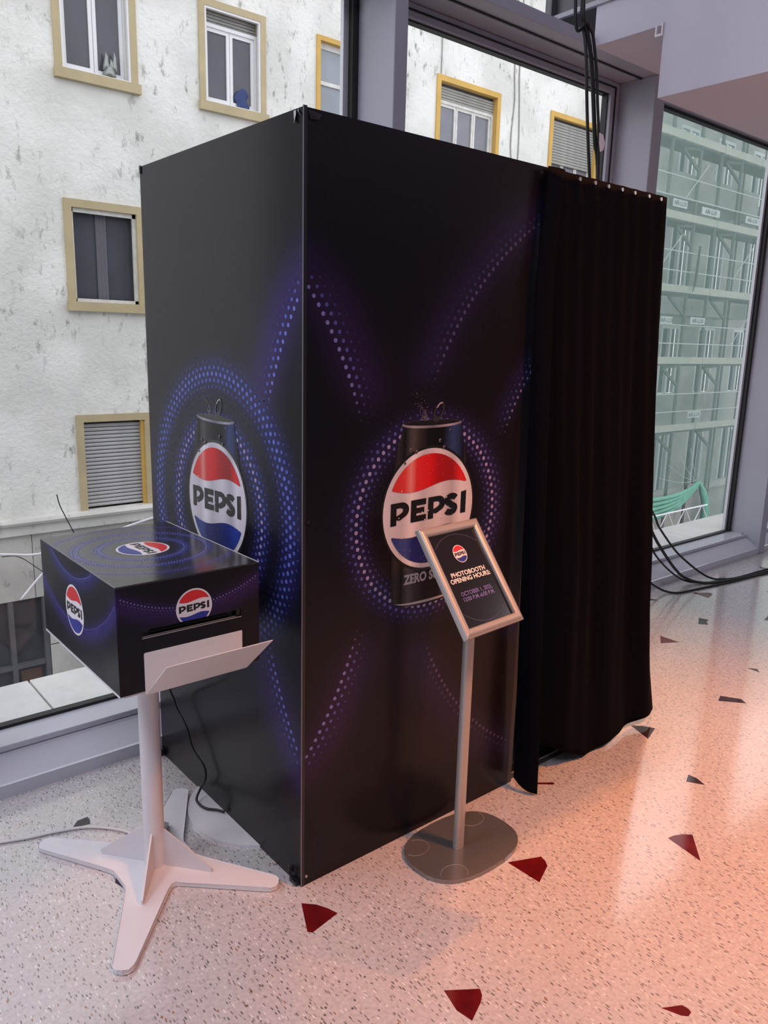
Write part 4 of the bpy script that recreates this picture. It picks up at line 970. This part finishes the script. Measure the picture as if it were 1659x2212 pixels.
# street, ledge, cords
structure(MB().box(-30, 60, 1.6, 30, -4.8, -4.6).build('ground', M['street']))
led = structure(MB().box(-7, 10, 1.29, 1.30, -0.3, 0.10).build('trim_30', M['sill']))
xj = -0.275; k = 0
for i in range(-6, 9):
    a = xj + 1.22 * i
    MB().box(a + 0.004, a + 1.216, 1.302, 1.68, 0.03, 0.108).build('ledge_slab', M['ledge'], led, bevel=0.004)
structure(MB().box(-7, 10, 1.31, 1.66, -4.6, 0.028).build('wall_outer', M['stone']))
def cord(pts, r, m, label):
    return tag(MB().tube(crom(pts, 6), r, 6).build('cord', m, smooth=True), label, 'cord')
cord([(-1.5, 8.6, -0.78), (1.04, 8.6, -1.134), (1.70, 8.6, -1.232), (2.3, 8.6, -1.15), (3.12, 8.6, -0.974), (3.6, 8.6, -0.90)], 0.016, M['p_white'], 'white cord strung level across the street left of the printer')
cord([(1.425, 8.5, -1.77), (1.66, 8.5, -1.52), (1.95, 8.5, -1.25)], 0.016, M['p_white'], 'white cord slanting up beside the printer box')
cord([(1.30, 8.75, -1.24), (1.50, 8.75, -1.27), (1.72, 8.75, -1.46), (2.0, 8.75, -1.75)], 0.006, M['cable_black'], 'thin dark wire drooping below the white level cord')
cord([(2.40, YF - 0.21, -0.755), (2.43, YF - 0.21, -0.912), (2.50, YF - 0.21, -1.095), (2.61, YF - 0.21, -1.36)], 0.008, M['cable_black'], 'thin dark wire crossing the cornice below the shuttered window')

# ------------------------------------------------------------------ exterior: scaffolded building
sb = thing('scaffolded_building', (21, 10.8, -4.6), 'grey building behind green scaffold netting seen through the right window', 'building')
swin = []
for zb_s in (-2.6, 0.3, 3.1, 5.9, 8.6):
    for xc in (17.3, 19.2, 21.2, 23.3, 25.4):
        swin.append((xc, xc + 0.95, zb_s, zb_s + (1.9 if zb_s < 5 else 1.5)))
xs = sorted({15.6, 32.0} | {v for h in swin for v in h[:2]}); zs = sorted({-4.6, 12.5} | {v for h in swin for v in h[2:]})
facade(xs, zs, swin, 10.6).build('facade_wall', M['scaf_wall'], sb)
w0 = None
for a, b, c, d in swin:
    f = MB(); f.box(a, a + 0.07, 10.6, 10.7, c, d); f.box(b - 0.07, b, 10.6, 10.7, c, d); f.box(a + 0.07, b - 0.07, 10.6, 10.7, d - 0.08, d); f.box((a + b) / 2 - 0.05, (a + b) / 2 + 0.05, 10.6, 10.7, c, d - 0.08)
    w = f.build('window_frame', M['pvc'], sb)
    MB().box(a + 0.07, b - 0.07, 10.72, 10.73, c, d - 0.08).build('pane', M['pane_dark'], w)
for xa, xb, z in ((15.7, 22.2, 5.30), (22.6, 28.0, 5.30), (15.7, 22.2, 2.45)):
    q = MB(); q.box(xa, xb, 9.75, 10.6, z, z + 0.22)
    bal = q.build('balcony_slab', M['scaf_wall'], sb)
    MB().box(xa, xb, 9.75, 9.83, z + 0.22, z + 0.62).build('balcony_parapet', M['stone'], bal)
MB().box(15.6, 32, 10.45, 10.6, -2.75, -2.55).build('string_course', M['cornice'], sb)
scf = thing('scaffolding', (19, 9.2, -4.6), 'steel scaffolding with timber toe boards in front of the grey building', 'scaffolding')
for x in (16.30, 17.58, 18.58, 19.62, 20.9, 22.2, 23.5):
    MB().tube([(x, 9.05, -4.6), (x, 9.05, 9.5)], 0.045, 8).build('standard_pole', M['scaf_pole'], scf)
for x in (16.30, 18.58, 20.9):
    MB().tube([(x + 0.1, 9.66, -4.6), (x + 0.1, 9.66, 9.5)], 0.03, 8).build('standard_pole', M['scaf_pole'], scf)
for z in (8.2, 6.33, 4.58, 2.92, 1.19, -0.52):
    for x0, x1 in ((15.4, 18.58), (18.60, 21.0), (21.02, 24.5)):
        MB().box(x0, x1, 8.98, 9.02, z, z + 0.17).build('toe_board', M['scaf_wood'], scf)
    MB().box(15.62, 24.5, 9.03, 9.60, z - 0.05, z - 0.005).build('deck', M['scaf_deck'], scf)
    for hz in (0.50, 0.95):
        MB().tube([(15.4, 9.0, z + hz), (24.5, 9.0, z + hz)], 0.014, 6).build('guard_rail', M['galv'], scf)
    for x in (17.58, 19.62, 22.2):
        q = MB(); q.bar((x, 9.06, z - 0.55), (x - 0.55, 9.2, z - 0.10), 0.06); q.bar((x - 0.55, 9.2, z - 0.10), (x, 9.06, z - 0.06), 0.06)
        q.build('bracket', M['scaf_pole'], scf)
for i, (x, z) in enumerate(((16.1, 3.4), (19.7, 3.4), (17.0, 5.1), (20.0, 1.7))):
    MB().tube([(x, 8.98, z), (x + 0.9, 8.98, z + 0.85)], 0.012, 6).build('diagonal_brace', M['galv'], scf)
M['p_scaf_text'] = mat('faded_grey_lettering', (0.12, 0.12, 0.12), 0.8)
for x, z, wd in ((16.38, 4.83, 0.62), (17.70, 4.80, 0.86), (19.93, 4.84, 0.72), (18.06, -0.20, 0.62), (16.35, 2.15, 0.5), (17.7, 2.18, 0.7)):
    b_ = MB().box(x, x + wd, 8.93, 8.95, z, z + 0.17).build('sign_board', M['galv'], scf)
    text_mesh(Plane((0, 8.93, 0), (1, 0, 0), (0, 0, 1), (0, -1, 0)), 'AIR-LUX', 0.15, x + wd / 2, z + 0.035, 'sign_lettering', M['p_scaf_text'], b_, 0.004, 0.002)
MB().prism([(17.72, 8.9, 4.05), (17.78, 8.9, 4.05), (17.74, 8.9, 3.2), (17.62, 8.9, 2.95)], (0, 0.02, 0)).build('strap', M['brown_strip'], scf)
# netting
def swag(x):   # lower edge of the net left of the knot
    t = max(0, min(1, (x - 15.0) / (18.46 - 15.0))); return -2.25 + 0.37 * t ** 3
def net(s, t):
    x = 15.2 + 9.6 * s; zb = swag(x) if x < 18.46 else -1.9 - 2.6 * min(1, (x - 18.46) / 0.35)
    z = 9.5 + (zb - 9.5) * t
    pull = math.exp(-((x - 18.46) / 1.2) ** 2) * max(0, t - 0.75) * 4
    y = 8.75 + 0.05 * math.sin(x * 2.3) * math.cos(z * 0.9) + 0.10 * math.sin(x * 19) * pull * 0.5
    return (x, y, z)
tag(MB().grid(net, 140, 60).build('scaffold_net', M['net'], smooth=True), 'translucent green safety netting stretched over the scaffold', 'netting')
dn = thing('net_drape', (18.46, 8.6, -3.5), 'bunched green netting knotted and swagged at the scaffold foot', 'netting')
for i in range(5):
    o_ = 0.10 * i
    pth = crom([(15.0, 8.62, -2.05 - o_ * 1.3), (16.2, 8.58, -2.12 - o_ * 1.2), (17.2, 8.58, -2.12 - o_ * 0.9), (17.9, 8.60, -2.04 - o_ * 0.5), (18.35, 8.62, -1.92 - o_ * 0.15), (18.46, 8.62, -1.87)], 6)
    MB().tube(pth, [0.055] * (len(pth) - 5) + [0.05, 0.045, 0.04, 0.035, 0.03], 8).build('fold', M['net_dense'], dn, smooth=True)
for i in range(4):
    o_ = 0.06 * i
    pth = crom([(18.46, 8.62, -1.87), (18.62 + o_ * .4, 8.58, -2.2), (18.80 + o_ * .6, 8.57, -2.7), (18.85 + o_ * 1.3, 8.58, -4.5)], 6)
    MB().tube(pth, [0.03 + 0.045 * min(1, k / 6) for k in range(len(pth))], 8).build('tail', M['net_dense'], dn, smooth=True)
for i, (dx, dz) in enumerate(((-1.9, 0.25), (-1.5, 0.55), (-1.0, 0.75), (-0.5, 0.9), (0.1, 0.95), (0.9, -1.1), (1.2, -0.8), (0.6, -1.3))):
    pth = crom([(18.46, 8.68, -1.87), (18.46 + dx * .5, 8.66, -1.87 + dz * 0.42 - 0.05), (18.46 + dx, 8.70, -1.87 + dz)], 6)
    MB().tube(pth, 0.005, 5).build('crease', M['net_pale'], dn, smooth=True)
lt = thing('lattice_girder', (17.5, 8.4, -3.0), 'white metal lattice girder at street level below the green drape', 'girder')
for z in (-2.48, -2.94):
    MB().tube([(14.8, 8.4, z), (18.6, 8.4, z)], 0.022, 8).build('chord', M['p_white'], lt)
for i in range(9):
    x = 15.0 + 0.42 * i
    MB().tube([(x, 8.4, -2.94 if i % 2 else -2.48), (x + 0.36, 8.4, -2.48 if i % 2 else -2.94)], 0.014, 6).build('diagonal', M['p_white'], lt)
